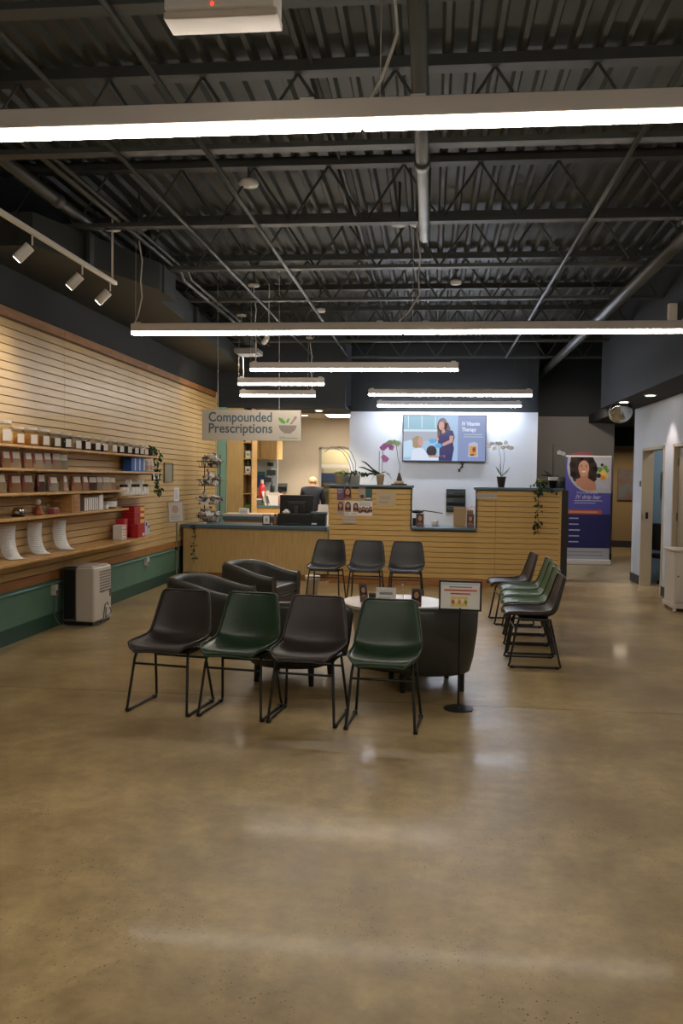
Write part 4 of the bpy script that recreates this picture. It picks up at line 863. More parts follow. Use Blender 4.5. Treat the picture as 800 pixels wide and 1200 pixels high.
for s_ in (1, -1):
    fv = [(s_*.15, .35, 1.05), (s_*.15, .40, 1.045)]; fe = [(0, 1)]; fr = [(.026, .014), (.034, .013)]
    for q, ln in zip((-.027, -.009, .009, .027), (.068, .078, .074, .058)):
        i0 = len(fv); fv += [(s_*.15+q, .43, 1.045), (s_*.15+q, .43+ln*.55, 1.04), (s_*.15+q, .43+ln, 1.025)]; fe += [(1, i0), (i0, i0+1), (i0+1, i0+2)]; fr += [.009, .0085, .0075]
    i0 = len(fv); fv += [(s_*.15-s_*.035, .385, 1.04), (s_*.15-s_*.055, .42, 1.03)]; fe += [(0, i0), (i0, i0+1)]; fr += [.011, .009]
    skin('hand', fv, fe, fr, SKIN, pe, 1)
skin('navy_top', [(0, -.005, .90), (0, .0, 1.05), (0, -.01, 1.22), (0, .01, 1.37), (0, .035, 1.43), (.17, .015, 1.37), (.22, .065, 1.16), (-.17, .015, 1.37), (-.22, .065, 1.16), (.185, .25, 1.075), (-.185, .25, 1.075)], [(0, 1), (1, 2), (2, 3), (3, 4), (3, 5), (5, 6), (3, 7), (7, 8), (6, 9), (8, 10)], [(.175, .13), (.165, .125), (.175, .13), (.165, .11), .07, .085, .062, .085, .062, .05, .05], NAVY, pe)
skin('trousers', [(0, 0, .95), (.09, 0, .86), (.10, .02, .48), (.10, -.02, .10), (-.09, 0, .86), (-.10, .02, .48), (-.10, -.02, .10)], [(0, 1), (1, 2), (2, 3), (0, 4), (4, 5), (5, 6)], [(.16, .12), .1, .07, .055, .1, .07, .055], BLK, pe)
skin('hair', [(0, .02, 1.50), (0, .05, 1.565), (0, .10, 1.60)], [(0, 1), (1, 2)], [.075, .098, .085], HAIRB, pe)
for s_ in (1, -1): part('ear', g_ball((s_*.085, .11, 1.555), .012, .02, .03, 8, 5), SKIN, pe, smooth=True)
part('nose', g_ball((0, .185, 1.55), .013, .02, .02, 8, 5), SKIN, pe, smooth=True)
for s_ in (1, -1): part('eye', g_ball((s_*.03, .165, 1.58), .012, .008, .007, 8, 5), BLK, pe)
part('mouth', g_ball((0, .168, 1.515), .024, .008, .006, 8, 5), RED2, pe)
for s_ in (1, -1): part('shoe', xf(g_box(-.045, .045, -.08, .17, 0, .07), T(s_*.105, 0, 0)), BLK, pe, bevel=.025)

# ================================================================= TV WALL
t = thing('television', 'wall mounted television showing a nurse beside a seated patient', 'television', (-.575, 16.62, 1.965))
W, Hh = 1.60, .90
part('bezel', g_box(0, W, -.02, .05, 0, Hh), BLK, t, bevel=.006)
def em(n, c='#888888', e=.95):
    k = 'screen_'+n
    if k not in MATS:
        mat(k, c, .25, emit=e*.8, spec=.3); MATS[k].node_tree.nodes['Principled BSDF'].inputs['Base Color'].default_value = (.01, .01, .012, 1)
    return MATS[k]
part('screen', g_box(.015, W-.015, -.0215, -.02, .018, Hh-.015), em('sky', '#9ab8d8'), t)
p = Print((0, -.0215, 0), (1, 0, 0), (0, 0, 1)); e = .8889
p.rect(1.06, W-.015, .018, Hh-.015, em('panel', '#7d8cb4'), 1)
p.rect(.015, .68, .62, Hh-.015, em('window', '#86b4c4'), 1)
for x in (.1, .36, .62): p.rect(x, x+.015, .64, Hh-.015, em('frame', '#c8d8e6'), 2)
p.rect(.015, .68, .58, .62, em('frame'), 2); p.rect(.015, .7, .4, .58, em('wallg', '#a0a6b4'), 1)
p.poly([(.02, .08), (.02, .38), (.16, .42), (.3, .30), (.32, .1)], em('chairb', '#b8d4ea'), 2)
p.poly([(.2, .28), (.19, .44), (.27, .50), (.38, .46), (.38, .30), (.30, .24)], em('blond', '#9c8466'), 4); p.ell(.345, .38, .05, .085, em('face', '#c09084'), 5)
p.poly([(.16, .03), (.2, .22), (.3, .27), (.4, .25), (.52, .1), (.85, .09), (.9, .03)], em('gown', '#d2dcee'), 5)
p.poly([(.5, .08), (.52, .12), (.82, .13), (.82, .08)], em('face'), 6)
p.ell(.56, .2, .10, .11, em('black', '#10101c'), 4)
p.poly([(.70, .02), (.68, .40), (.72, .56), (.84, .62), (.96, .6), (1.0, .48), (.97, .36), (.99, .26), (.95, .02)], em('navy', '#1c1c5c'), 6)
p.ell(.76, .70, .095, .145, em('brown', '#5c4038'), 5); p.poly([(.66, .7), (.67, .46), (.72, .42), (.78, .6), (.92, .62), (.87, .76)], em('brown'), 5); p.ell(.745, .69, .055, .085, em('face'), 8)
p.poly([(.74, .63), (.80, .63), (.82, .57), (.76, .54)], em('face'), 8)
p.poly([(.90, .50), (.98, .50), (.96, .38), (.78, .30), (.76, .35), (.9, .42)], em('face'), 8); p.poly([(.7, .42), (.62, .36), (.6, .4), (.68, .48)], em('face'), 7)
p.ell(.58, .40, .07, .045, em('glove', '#4aa0dc'), 9); p.ell(.69, .31, .07, .045, em('glove'), 9); p.rect(.68, .71, .1, .3, em('glove2', '#a0c8e4'), 7)
p.rect(1.17, 1.52, .525, .533, em('frame'), 3); p.rect(1.17, 1.54, .48, .488, em('frame'), 3)
p.poly([(1.26, .10), (1.45, .10), (1.44, .36), (1.37, .39), (1.27, .36)], em('bag', '#aab2d0'), 3); p.poly([(1.285, .12), (1.42, .12), (1.42, .31), (1.285, .31)], em('orange', '#c88a30'), 4); p.ell(1.37, .24, .03, .05, em('brownf', '#6c3a20'), 5); p.ell(1.34, .14, .04, .02, em('brownf'), 5)
p.build('picture', t)
text('lettering', 'IV Vitamin', .105, em('white', '#dce4f6'), t, (1.13, -.0245, .70), RX, sx=.78, bold=.002); text('lettering', 'Therapy', .105, em('white'), t, (1.13, -.0245, .59), RX, sx=.78, bold=.002)
part('wall_bracket', g_box(.6, 1.0, .05, .078, .3, .6), BLK, t)
part('cable', g_tube([(1.2, .03, .02), (1.15, .05, -.08), (1.10, .06, -.16)], .012), BLK, t); part('cable', g_tube([(1.12, .03, .02), (1.17, .05, -.10)], .012), BLK, t); part('plug', g_box(1.08, 1.12, .04, .08, -.19, -.13), BLK, t)
t = thing('wall_file_holder', 'black three pocket file holder on the wall above the counter gap', 'holder', (.285, 16.58, 1.0)); part('back_plate', g_box(0, .37, .08, .118, 0, .44), BLK, t)
for k in range(3): part('pocket', g_box(.01, .36, .0, .085, .02+k*.145, .11+k*.145), mat('smoked_plastic', '#1b2326', .3), t, bevel=.005); part('paper', g_box(.03, .14, -.003, 0, .06+k*.145, .075+k*.145), GREYPL, t)

# items in the counter gap
t = thing('paper_bag', 'brown paper bag with magenta tissue on the low counter gap', 'bag', (.52, 13.40, .891)); o = part('bag', g_box(-.17, .02, -.06, .07, 0, .30), KRAFT, t, bevel=.004); part('bag_fold', g_box(-.172, -.166, -.02, .02, .02, .29), TRIMW, t)
part('tissue', xf(([(-.08, -.04, .28), (0, -.05, .34), (.05, -.04, .3), (.1, -.05, .345), (.16, -.03, .32), (.2, -.02, .29), (-.08, .03, .28), (0, .04, .33), (.06, .03, .31), (.12, .04, .34), (.16, .03, .31), (.2, .03, .29)], [(0, 1, 7, 6), (1, 2, 8, 7), (2, 3, 9, 8), (3, 4, 10, 9), (4, 5, 11, 10), (0, 6, 11, 5)]), T(0, 0, -.02)), MAG, t)
t = thing('paper_bag', 'second lighter paper bag behind the photo card at the right of the gap', 'bag', (.62, 13.62, .891)); part('bag', g_box(-.06, .04, -.05, .05, 0, .27), mat('light_kraft', '#b59c76', .7), t, bevel=.004); part('bag_fold', g_box(-.058, .038, -.052, -.05, .22, .23), TRIMW, t)
def photo_card(name, label, x, y, z, w_, h_, rz=0, tilt=8, hair=HAIRR):
    t = thing(name, label, 'card', (x, y, z), rz); M_ = T(rx=radians(-tilt))
    part('card', xf(g_box(-w_/2, w_/2, -.002, .002, 0, h_), M_), PAPER, t)
    p = Print(M_ @ Vector((-w_/2, -.0025, 0)), M_.to_3x3() @ Vector((1, 0, 0)), M_.to_3x3() @ Vector((0, 0, 1))); p.rect(0, w_, 0, h_, mat('photo_grey', '#55484a', .5)); portrait(p, w_/2, h_*.68, w_*.75, hair); p.build('print', t)
    part('easel', xf(g_box(-w_*.3, w_*.3, .002, .03, 0, .01), M_), BLK, t); return t
photo_card('photo_card', 'photo card of a woman at the left of the counter gap', -.17, 13.2, .891, .12, .20)
photo_card('photo_card', 'photo card of a woman at the right of the counter gap', .60, 13.2, .891, .11, .21)
t = thing('desk_lamp', 'black desk lamp with a thin arm at the left of the counter gap', 'lamp', (-.20, 13.5, .891)); part('base', g_box(-.09, .06, -.05, .05, 0, .12), BLK, t, bevel=.01); part('stem', g_tube([(0, 0, .1), (.02, 0, .2), (.08, 0, .24)], .012), BLK, t); part('arm', g_tube([(.08, 0, .24), (.38, 0, .2)], .008), BLK, t); part('head', g_ball((-.02, 0, .22), .1, .05, .03, 12, 6), BLK, t, smooth=True)
t = thing('white_mug', 'white cup with a blue mark on the counter gap', 'cup', (.06, 13.4, .891)); part('cup', g_lathe([(.035, 0), (.045, .01), (.05, .10), (.046, .10), (.04, .012)], 16), WHITE, t, smooth=True); part('mark', g_box(-.03, .03, -.052, -.047, .03, .045), mat('blue_print'), t); part('handle', g_tube([(.048, 0, .08), (.075, 0, .065), (.07, 0, .035), (.045, 0, .03)], .006), WHITE, t)

# ---------------- plants on the high counter
def pot(parent, m_, r0_, r1_, h, soil=True):
    part('pot', g_lathe([(r0_, 0), (r1_, h*.92), (r1_*1.04, h*.93), (r1_*1.04, h), (r1_*.92, h), (r1_*.9, h*.94)], 20), m_, parent, smooth=True)
    if soil: part('soil', g_lathe([(r1_*.9, h*.90), (r1_*.88, h*.95)], 14), BACKW, parent)
def blade(parent, pts, w_, m_, name='leaf'):
    pts = [Vector(p) for p in pts]; n = len(pts); v = []; f = []
    for i, p in enumerate(pts):
        q = i/(n-1); ww = w_*max(.08, sin(pi*min(.97, .12+.88*q)))
        d = (pts[min(i+1, n-1)]-pts[max(0, i-1)]); s_ = Vector((-d.y, d.x, 0)); s_ = s_.normalized() if s_.length > 1e-4 else Vector((0, 1, 0))
        s_ = (s_+Vector((0, 0, .6))).normalized()
        v += [tuple(p-s_*ww), tuple(p-Vector((0, 0, ww*.35))), tuple(p+s_*ww)]
    for i in range(n-1): f += [(3*i, 3*i+1, 3*i+4, 3*i+3), (3*i+1, 3*i+2, 3*i+5, 3*i+4)]
    o = part(name, (v, f), m_, parent, smooth=True); o.modifiers.new('s', 'SOLIDIFY').thickness = .003; return o
def flower(parent, c, s, m_, cm=MAG, seed=0):
    o = MB(); rn = random.Random(seed); tilt = Matrix.Rotation(radians(62+rn.uniform(-15, 12)), 4, 'X'); R_ = Matrix.Rotation(rn.uniform(-.5, .5), 4, 'Z')
    for k in range(5):
        a = 2*pi*k/5+.3; g = ([(0, 0, 0), (s*.6, -s*.55, .1*s), (s, 0, 0), (s*.6, s*.55, .1*s)], [(0, 1, 2), (0, 2, 3)]); o.add(xf(g, Matrix.Translation(c) @ R_ @ tilt @ Matrix.Rotation(a, 4, 'Z')))
    q = o.build('blossom', m_, parent); q.modifiers.new('s', 'SOLIDIFY').thickness = .002
    part('lip', g_ball((c[0], c[1]-.01, c[2]), s*.10, None, None, 8, 5), cm, q)
ZT = 1.526
t = thing('potted_grass', 'leafy light green plant in a wide cream pot at the left end of the high counter', 'plant', (-1.41, 13.2, ZT)); pot(t, CREAMC, .075, .095, .155)
vine(t, [(-.07, 0, .16), (0, 0, .19), (.08, 0, .17)], 46, .05, [LEAFL, LEAF], .045, 11)
t = thing('arching_orchid', 'plant with long arching bare stems in a white pot on the high counter', 'plant', (-1.20, 13.2, ZT)); pot(t, CERAM, .085, .10, .15)
part('stem', g_tube([(0, 0, .14), (-.02, 0, .3), (-.10, 0, .48), (-.22, 0, .57), (-.36, 0, .58), (-.46, 0, .50)], .005), STEM, t, smooth=True)
part('stem', g_tube([(.02, 0, .14), (.02, 0, .34), (-.05, 0, .50), (-.15, 0, .58), (-.27, 0, .58)], .005), STEM, t, smooth=True)
part('stem', g_tube([(-.03, 0, .14), (-.08, 0, .34), (-.18, 0, .5), (-.30, 0, .56)], .0045), STEM, t, smooth=True)
vine(t, [(-.10, -.05, .17), (.0, -.06, .20), (.12, -.05, .17), (.2, -.05, .18)], 60, .06, [LEAFD, LEAFD, LEAF], .045, 12)
blade(t, [(-.04, -.1, .17), (-.05, -.12, .08), (-.07, -.12, .0)], .02, BLK)
t = thing('pink_orchid', 'pink orchid in a cream pot on the left half of the high counter', 'plant', (-.79, 13.2, ZT)); pot(t, CREAMC, .045, .065, .165)
for pts, w_ in [([(0, 0, .17), (-.1, -.02, .22), (-.22, -.02, .33), (-.30, -.02, .37)], .035), ([(0, 0, .17), (-.12, -.02, .2), (-.26, 0, .26), (-.34, 0, .27)], .032), ([(0, 0, .17), (.07, -.02, .2), (.14, -.02, .16), (.17, -.02, .09)], .028), ([(0, 0, .17), (-.09, -.04, .15), (-.14, -.06, .06)], .025), ([(0, 0, .16), (-.15, 0, .17), (-.3, .02, .15)], .03)]: blade(t, pts, w_, LEAFD)
part('stem', g_tube([(.02, 0, .16), (.03, 0, .40), (.03, 0, .58), (.08, 0, .62), (.17, 0, .59)], .004), mat('mauve_stem', '#6c5a6a'), t); part('support_stick', g_tube([(-.02, 0, .16), (-.025, 0, .52)], .0045), LEAFD, t)
for i, c in enumerate([(.06, -.02, .60), (.03, -.02, .57), (.16, -.02, .58), (.10, -.02, .62), (.08, -.02, .39), (.055, -.02, .42)]): flower(t, c, .055, PINK, MAG, i)
t = thing('bonsai_tray', 'tall thin flowering stem in a low brown bonsai tray on the high counter', 'plant', (-.53+.03, 13.2, ZT))
part('tray', g_box(-.12, .12, -.06, .06, 0, .022), BLK, t, bevel=.005); part('bowl', g_lathe([(.05, .02), (.075, .03), (.08, .06), (.07, .065)], 16), CREAMC, t, smooth=True); part('bulb', g_lathe([(.04, .06), (.045, .08), (.03, .13), (.015, .19)], 12), TERRA, t, smooth=True)
part('stem', g_tube([(0, 0, .17), (.01, 0, .3), (-.03, 0, .45), (-.05, 0, .60), (-.08, 0, .66)], .004), STEM, t)
for i, c in enumerate([(-.08, -.01, .66), (-.14, -.01, .66), (-.03, -.01, .64), (-.17, 0, .645)]): flower(t, c, .05, mat('pale_green_flower', '#a8c8a4'), LEAFL, 20+i)
ZR = 1.516
t = thing('white_orchid', 'white orchid in a tapered brown pot on the right half of the high counter', 'plant', (1.055, 13.2, ZR)); pot(t, TERRA, .045, .07, .165)
for pts, w_ in [([(0, 0, .17), (-.05, 0, .25), (-.09, 0, .31)], .03), ([(0, 0, .17), (-.02, 0, .28), (-.03, 0, .36)], .03), ([(0, 0, .17), (.08, 0, .24), (.13, 0, .31)], .028)]: blade(t, pts, w_, LEAF)
part('stem', g_tube([(-.01, 0, .16), (-.02, 0, .45), (-.05, 0, .62), (-.16, 0, .67)], .004), STEM, t); part('stem', g_tube([(.01, 0, .16), (.04, 0, .45), (.02, 0, .60), (.10, 0, .64)], .004), STEM, t)
for i in range(9): q = i/8; flower(t, (-.20+.34*q, -.02-.01*(i % 2), .655+.045*sin(i*2.3)-.08*abs(q-.5)), .040, PWHITE, mat('pale_lip', '#e0cf9a', .5), 40+i)
t = thing('ivy_bowl', 'black bowl of ivy trailing down the right half of the slat counter', 'plant', (1.66, 13.2, ZR)); part('bowl', g_lathe([(.05, 0), (.07, .01), (.09, .07), (.085, .09)], 18), BLK, t, smooth=True); part('foam', g_lathe([(.085, .085), (.088, .13), (.07, .14)], 14), mat('olive_moss', '#7d7a3a', .8), t)
vine(t, [(-.02, -.05, .12), (-.05, -.22, .02), (-.07, -.225, -.05), (-.08, -.225, -.11)], 34, .062, [LEAFD, LEAF], .045, 31)
vine(t, [(-.07, -.22, -.1), (-.08, -.225, -.18), (-.06, -.225, -.28), (-.08, -.225, -.36), (-.07, -.225, -.50)], 20, .06, [LEAFD, LEAF], .035, 32)
vine(t, [(-.07, -.225, -.5), (-.09, -.225, -.56), (-.13, -.225, -.66)], 26, .06, [LEAFD, LEAF], .04, 33)
vine(t, [(0, -.05, .12), (.04, -.22, .02), (.10, -.225, -.04), (.18, -.225, -.05)], 18, .05, [LEAFD, LEAF], .025, 34)
vine(t, [(-.03, -.05, .10), (-.12, -.1, .06), (-.18, -.18, .03)], 8, .045, [LEAF], .02, 35)
t = thing('dark_orchid', 'tall bare-stemmed orchid in a black and white pot at the far right of the counter', 'plant', (1.83, 13.22, ZR)); pot(t, BLK, .05, .07, .12); part('rim_band', g_lathe([(.0735, .115), (.075, .165), (.068, .168)], 18), WHITE, t)
for pts, w_ in [([(0, 0, .16), (-.08, 0, .22), (-.16, 0, .27)], .025), ([(0, 0, .16), (-.1, 0, .19), (-.2, 0, .19)], .025), ([(0, 0, .16), (.06, 0, .19), (.12, 0, .15)], .022)]: blade(t, pts, w_, LEAFD)
part('stem', g_tube([(0, 0, .15), (-.01, 0, .40), (-.01, 0, .66)], .007), LEAFD, t)
for i, c in enumerate([(.11, -.02, .53), (.14, -.02, .52), (.08, -.02, .54)]): flower(t, c, .04, PWHITE, MAG, 60+i)
part('flower_stem', g_tube([(.0, 0, .15), (.02, 0, .45), (.10, 0, .54)], .003), STEM, t)
t = thing('black_canister', 'dark canister partly hidden behind the banner on a ledge', 'canister', (2.08, 14.2, 0)); part('pedestal', g_box(-.06, .12, -.1, .12, 0, 1.47), mat('dark_pedestal', '#3a3836', .7), t); part('body', g_lathe([(.08, 1.47), (.085, 1.48), (.085, 1.66), (.07, 1.68)], 16), BLK, t, smooth=True); part('lid', g_lathe([(.086, 1.62), (.086, 1.67), (.06, 1.69)], 16), GREYPL, t)

# ================================================================= BANNER STAND
t = thing('banner_stand', 'roll-up purple banner with a smiling curly-haired woman at the right', 'banner', (2.60, 17.1, 0), radians(2))
W, Hh = .88, 2.12
part('base', g_box(-.02, W+.02, -.12, .12, .0, .10), ALU, t, bevel=.015); part('sheet', g_box(0, W, -.004, 0, .10, Hh), PURPLE, t); part('pole', g_tube([(W/2, .05, .08), (W/2, .01, Hh)], .012), ALU, t); part('top_rail', g_box(0, W, -.012, .012, Hh-.02, Hh+.01), ALU, t)
p = Print((0, -.004, 0), (1, 0, 0), (0, 0, 1))
p.rect(0, W, .32, .985, NAVYP, 1); p.rect(0, W, .10, .32, BWHITE, 2); p.lines(.08, .8, .14, .28, 2, INKG, 3)
Cx, Cz, Ra, Rb = .52, 1.92, .50, .52
pts = [(.04, Hh), (W, Hh), (W, Cz-.52)]+[(Cx-Ra*sin(a)*.98+.0, Cz-.52*cos(a)) for a in [radians(d) for d in range(0, 91, 9)]]
p.poly(pts, BWHITE, 2)
p.poly([(.10, Hh-.02), (.52, Hh-.02), (.60, 1.95), (.60, 1.66), (.5, 1.55), (.4, 1.60), (.17, 1.62), (.09, 1.8), (.08, 1.95)], HAIRD, 3)
for k in range(22): a = k*.9; p.ell(.34+.22*cos(a)+random.uniform(-.02, .02), 1.86+.22*sin(a), .05, .055, HAIRD, 3, 10)
p.poly([(.20, 1.66), (.30, 1.70), (.42, 1.70), (.58, 1.60), (.60, 1.46), (.46, 1.435), (.34, 1.47), (.22, 1.56)], mat('banner_skin', '#b07a5e'), 4); p.poly([(.27, 1.82), (.44, 1.82), (.43, 1.62), (.30, 1.62)], mat('banner_skin'), 5)
p.ell(.35, 1.88, .105, .155, mat('banner_face', '#c08c70'), 6)
for q in (.305, .395): p.ell(q, 1.91, .017, .009, HAIRD, 7, 8); p.ell(q, 1.94, .026, .006, HAIRD, 7, 8)
p.ell(.35, 1.865, .014, .02, mat('banner_skin'), 7, 8); p.ell(.35, 1.815, .045, .017, mat('teeth', '#d8cfc8'), 7, 10)
for (a, b, r, c) in [(.66, 1.86, .05, LEAFL), (.72, 1.80, .055, YELL), (.76, 1.90, .045, LEAFL), (.64, 1.74, .045, HAIRD), (.72, 1.70, .05, ORNG), (.79, 1.74, .04, YELL), (.80, 1.84, .035, LEAFL), (.70, 1.95, .03, HAIRD)]: p.ell(a, b, r, r, c, 4, 12)
p.lines(.64, .84, 1.5, 1.6, 2, LAV, 4); p.rect(0, .72, .985, 1.065, ORAN, 3); p.lines(.09, .64, 1.0, 1.05, 1, mat('orange_text', '#c98d6c'), 4, .6, 0)
for k in range(5):
    z = .90-k*.115; p.ell(.05, z, .016, .016, LAV, 3, 8); p.lines(.09, .34, z-.016, z+.016, 1, LAV, 3, .7, .3); p.rect(.09, .74, z-.045, z-.042, mat('faint_rule', '#3c3a6c'), 3)
p.lines(.18, .74, 1.18, 1.27, 2, LAV, 3, .3, .4)
p.rect(.14, .48, Hh+.012, Hh+.075, mat('dusty_red', '#7c3b42', .6), 1)
p.build('print', t)
text('lettering', 'Welcome to our', .06, LAV, t, (.22, -.0085, 1.385), RX); text('lettering', 'IV drip bar', .11, LAV, t, (.20, -.0085, 1.285), RX, shear=.25, bold=.002)

# small things at the right
t = thing('thermostat', 'small grey square thermostat on the white right wall', 'thermostat', (XR-.001, 13.98, 1.60)); part('plate', g_box(-.012, 0, -.04, .04, -.045, .045), GREYPL, t, bevel=.003); part('button', g_box(-.016, -.012, -.015, .015, -.02, .02), BLK, t)
t = thing('white_cabinet', 'low white cabinet with small feet at the right edge', 'cabinet', (3.03, 11.05, 0))
part('carcass', g_box(.02, .26, 0, .45, .06, .76), OFFW, t, bevel=.006); part('top', g_box(-.01, .265, -.03, .48, .76, .785), OFFW, t, bevel=.008); part('plinth', g_box(0, .265, -.02, .47, .04, .10), OFFW, t, bevel=.01)
d = part('door', g_box(.04, .245, -.012, 0, .12, .74), OFFW, t, bevel=.004); part('knob', g_ball((.06, -.02, .45), .012), GREYPL, d)
for y in (0.01, .44):
    for x in (.03, .22): part('foot', g_lathe([(.02, 0), (.03, .015), (.025, .045)], 12, (x, y, 0)), OFFW, t)
t = thing('waste_bin', 'white round waste bin standing beside the back row of chairs', 'bin', (-1.62, 11.7, 0)); part('bin', g_lathe([(.075, 0), (.10, .26), (.105, .265), (.095, .265), (.09, .2)], 20), OFFW, t, smooth=True); part('liner_rim', g_lathe([(.106, .22), (.108, .262), (.10, .27)], 20), WHITE, t)

# ================================================================= CHAIRS
def bucket_mesh():
    prof = [(-.235, .430, .150), (-.240, .447, .185), (-.222, .461, .213), (-.185, .464, .228), (-.13, .462, .232), (-.05, .452, .235), (.06, .444, .236), (.135, .449, .236), (.178, .475, .236), (.197, .52, .234), (.208, .58, .226), (.219, .64, .216), (.231, .692, .207), (.244, .742, .196), (.253, .775, .185), (.256, .79, .162)]
    n = 12; v = []; f = []; rim_l = []; rim_r = []
    for i, (y, z, hw) in enumerate(prof):
        y0, z0 = prof[max(i-1, 0)][:2]; y1, z1 = prof[min(i+1, len(prof)-1)][:2]
        tn = Vector((0, y1-y0, z1-z0)).normalized(); nn = Vector((0, -tn.z, tn.y))
        k = i/(len(prof)-1); lift = .020+.038*math.exp(-((k-.50)/.18)**2)
        for j in range(n+1):
            u = -1+2*j/n; e = lift*abs(u)**2.6
            p = Vector((hw*.97*u, y, z))+nn*e; v.append(tuple(p))
            if j == 0: rim_l.append(p)
            if j == n: rim_r.append(p)
    for i in range(len(prof)-1):
        for j in range(n): a = i*(n+1)+j; f.append((a, a+1, a+n+2, a+n+1))
    top = [Vector(v[(len(prof)-1)*(n+1)+j]) for j in range(n+1)]; fr = [Vector(v[j]) for j in range(n+1)]
    return v, f, rim_l+top[1:-1]+list(reversed(rim_r))+list(reversed(fr))[1:]
bv, bf, rim = bucket_mesh()
def make_chair(leather, label, group):
    t = thing('bucket_chair', label, 'chair', (0, 0, 0), 0, group)
    o = part('bucket_seat', (bv, bf), leather, t, smooth=True)
    s_ = o.modifiers.new('s', 'SOLIDIFY'); s_.thickness = .024; s_.offset = -1; q = o.modifiers.new('q', 'SUBSURF'); q.levels = 1; q.render_levels = 1
    part('piping', g_tube(rim+[rim[0]], .007, 6, cap=False), leather, t, smooth=True)
    for s_ in (-1, 1):
        X0, X1 = s_*.19, s_*.225
        pts = [(X0, -.13, .428), (X0+s_*.008, -.155, .36), (X1-s_*.004, -.212, .04), (X1, -.222, .016), (X1, -.205, .011), (X1, .205, .011), (X1, .222, .018), (X1-s_*.004, .215, .04), (X0, .13, .42)]
        lg = part('sled_leg', g_tube(pts, .0095, 8), BLKM, t, smooth=True)
        for y in (-.19, .19): part('foot_cap', g_box(X1-.014, X1+.014, y-.02, y+.02, 0, .022), BLK, lg, bevel=.004)
        part('mount_bar', g_tube([(X0, -.14, .425), (X0, .14, .417)], .0095, 8), BLKM, lg)
    part('front_crossbar', g_tube([(-.20, -.166, .33), (.20, -.166, .33)], .008, 8), BLKM, t); part('rear_crossbar', g_tube([(-.20, .155, .33), (.20, .155, .33)], .008, 8), BLKM, t)
    part('seat_plate', g_box(-.19, .19, -.12, .12, .405, .418), BLKM, t)
    return t
protoC = {}
def chair(leather, x, y, rz, label, group):
    k = leather.name
    if k not in protoC: o = protoC[k] = make_chair(leather, label, group)
    else: o = copy_tree(protoC[k]); o['label'] = label; o['group'] = group
    o.location = (x, y, 0); o.rotation_euler = (0, 0, radians(rz)); return o
G1, G2, G3 = 'front row of bucket chairs', 'back row of bucket chairs', 'right row of bucket chairs'
chair(LDARK, -1.795, 5.785, -9, 'charcoal bucket chair with sled legs, leftmost of the front row', G1)
chair(LGREEN, -1.285, 5.74, -8, 'dark green bucket chair between the two charcoal chairs of the front row', G1)
chair(LDARK, -.80, 5.67, -6, 'charcoal bucket chair, second from the right in the front row', G1)
chair(LGREEN, -.285, 5.60, -4, 'dark green bucket chair at the right end of the front row', G1)
chair(LGREY, -1.36, 11.12, -6, 'black bucket chair at the left of the back row before the counter', G2)
chair(LGREY, -.83, 11.08, -3, 'black bucket chair in the middle of the back row before the counter', G2)
chair(LGREY, -.31, 11.06, -2, 'black bucket chair at the right of the back row before the counter', G2)
chair(LDARK, .91, 7.68, -90, 'charcoal brown bucket chair nearest the camera in the right row', G3)
chair(LGREEN2, .95, 8.26, -91, 'sage green bucket chair next behind the nearest charcoal one in the right row', G3)
chair(LGREEN2, .99, 8.80, -90, 'sage green bucket chair in the middle of the right row', G3)
chair(LGREEN2, 1.02, 9.32, -90, 'sage green bucket chair, farthest of the three green ones in the right row', G3)
chair(LDARK, .93, 9.88, -86, 'charcoal bucket chair at the far end of the right row, set apart', G3)

# club chairs
def make_club(label):
    t = thing('club_chair', label, 'armchair', (0, 0, 0), 0, 'club chairs around the round table')
    path = []; R_ = .335
    for y in (-.36, -.30, -.2, -.1, 0): path.append((-R_, y, -1, 0))
    for k in range(1, 12): a = pi*k/12; c_, s_ = cos(a), sin(a); e = .86; path.append((-R_*math.copysign(abs(c_)**e, c_), R_*abs(s_)**e, -c_, s_))
    for y in (0, -.1, -.2, -.30, -.36): path.append((R_, y, 1, 0))
    v = []; f = []; n = 0
    for i, (x, y, nx, ny) in enumerate(path):
        q = max(0, min(1, (y+.36)/.62)); h = .545+.125*(q*q*(3-2*q)); l = math.hypot(nx, ny); nx /= l; ny /= l
        sec = [(-.045, .30), (-.045, h-.05), (-.035, h-.015), (0, h), (.035, h-.012), (.052, h-.05), (.046, .45), (.02, .25), (-.005, .15), (-.045, .14)]
        n = len(sec)
        for d, z in sec: v.append((x+nx*d, y+ny*d, z))
    for i in range(len(path)-1):
        for k in range(n): f.append((i*n+k, i*n+(k+1) % n, (i+1)*n+(k+1) % n, (i+1)*n+k))
    f.append(tuple(range(n))); f.append(tuple(reversed(range((len(path)-1)*n, len(path)*n))))
    o = part('barrel_back', (v, f), LCLUB, t, smooth=True); m_ = o.modifiers.new('b', 'BEVEL'); m_.width = .012; m_.segments = 2; m_.limit_method = 'ANGLE'; m_.angle_limit = radians(60)
    outl = [(-.30, -.35), (.30, -.35)]+[(.30*math.copysign(abs(cos(a))**.86, cos(a)), .30*abs(sin(a))**.86) for a in [pi*k/10 for k in range(11)]]
    part('seat_base', g_prism(outl, .14, .32), LCLUB, t, bevel=.01)
    part('seat_cushion', g_prism([(x*.985, y*.99-.012) for x, y in outl], .32, .44), LCLUB, t, bevel=.03, seg=3)
    for x in (-.225, .225):
        for y in (-.25, .19): part('leg', g_tube([(x, y, .145), (x*1.03, y*1.02, .0)], [.027, .02], 8), BLK, t)
    return t
cl = make_club('dark club armchair nearest the sign stand, its back to the camera')
cl.location = (-.015, 6.68, 0); cl.rotation_euler = (0, 0, radians(194))
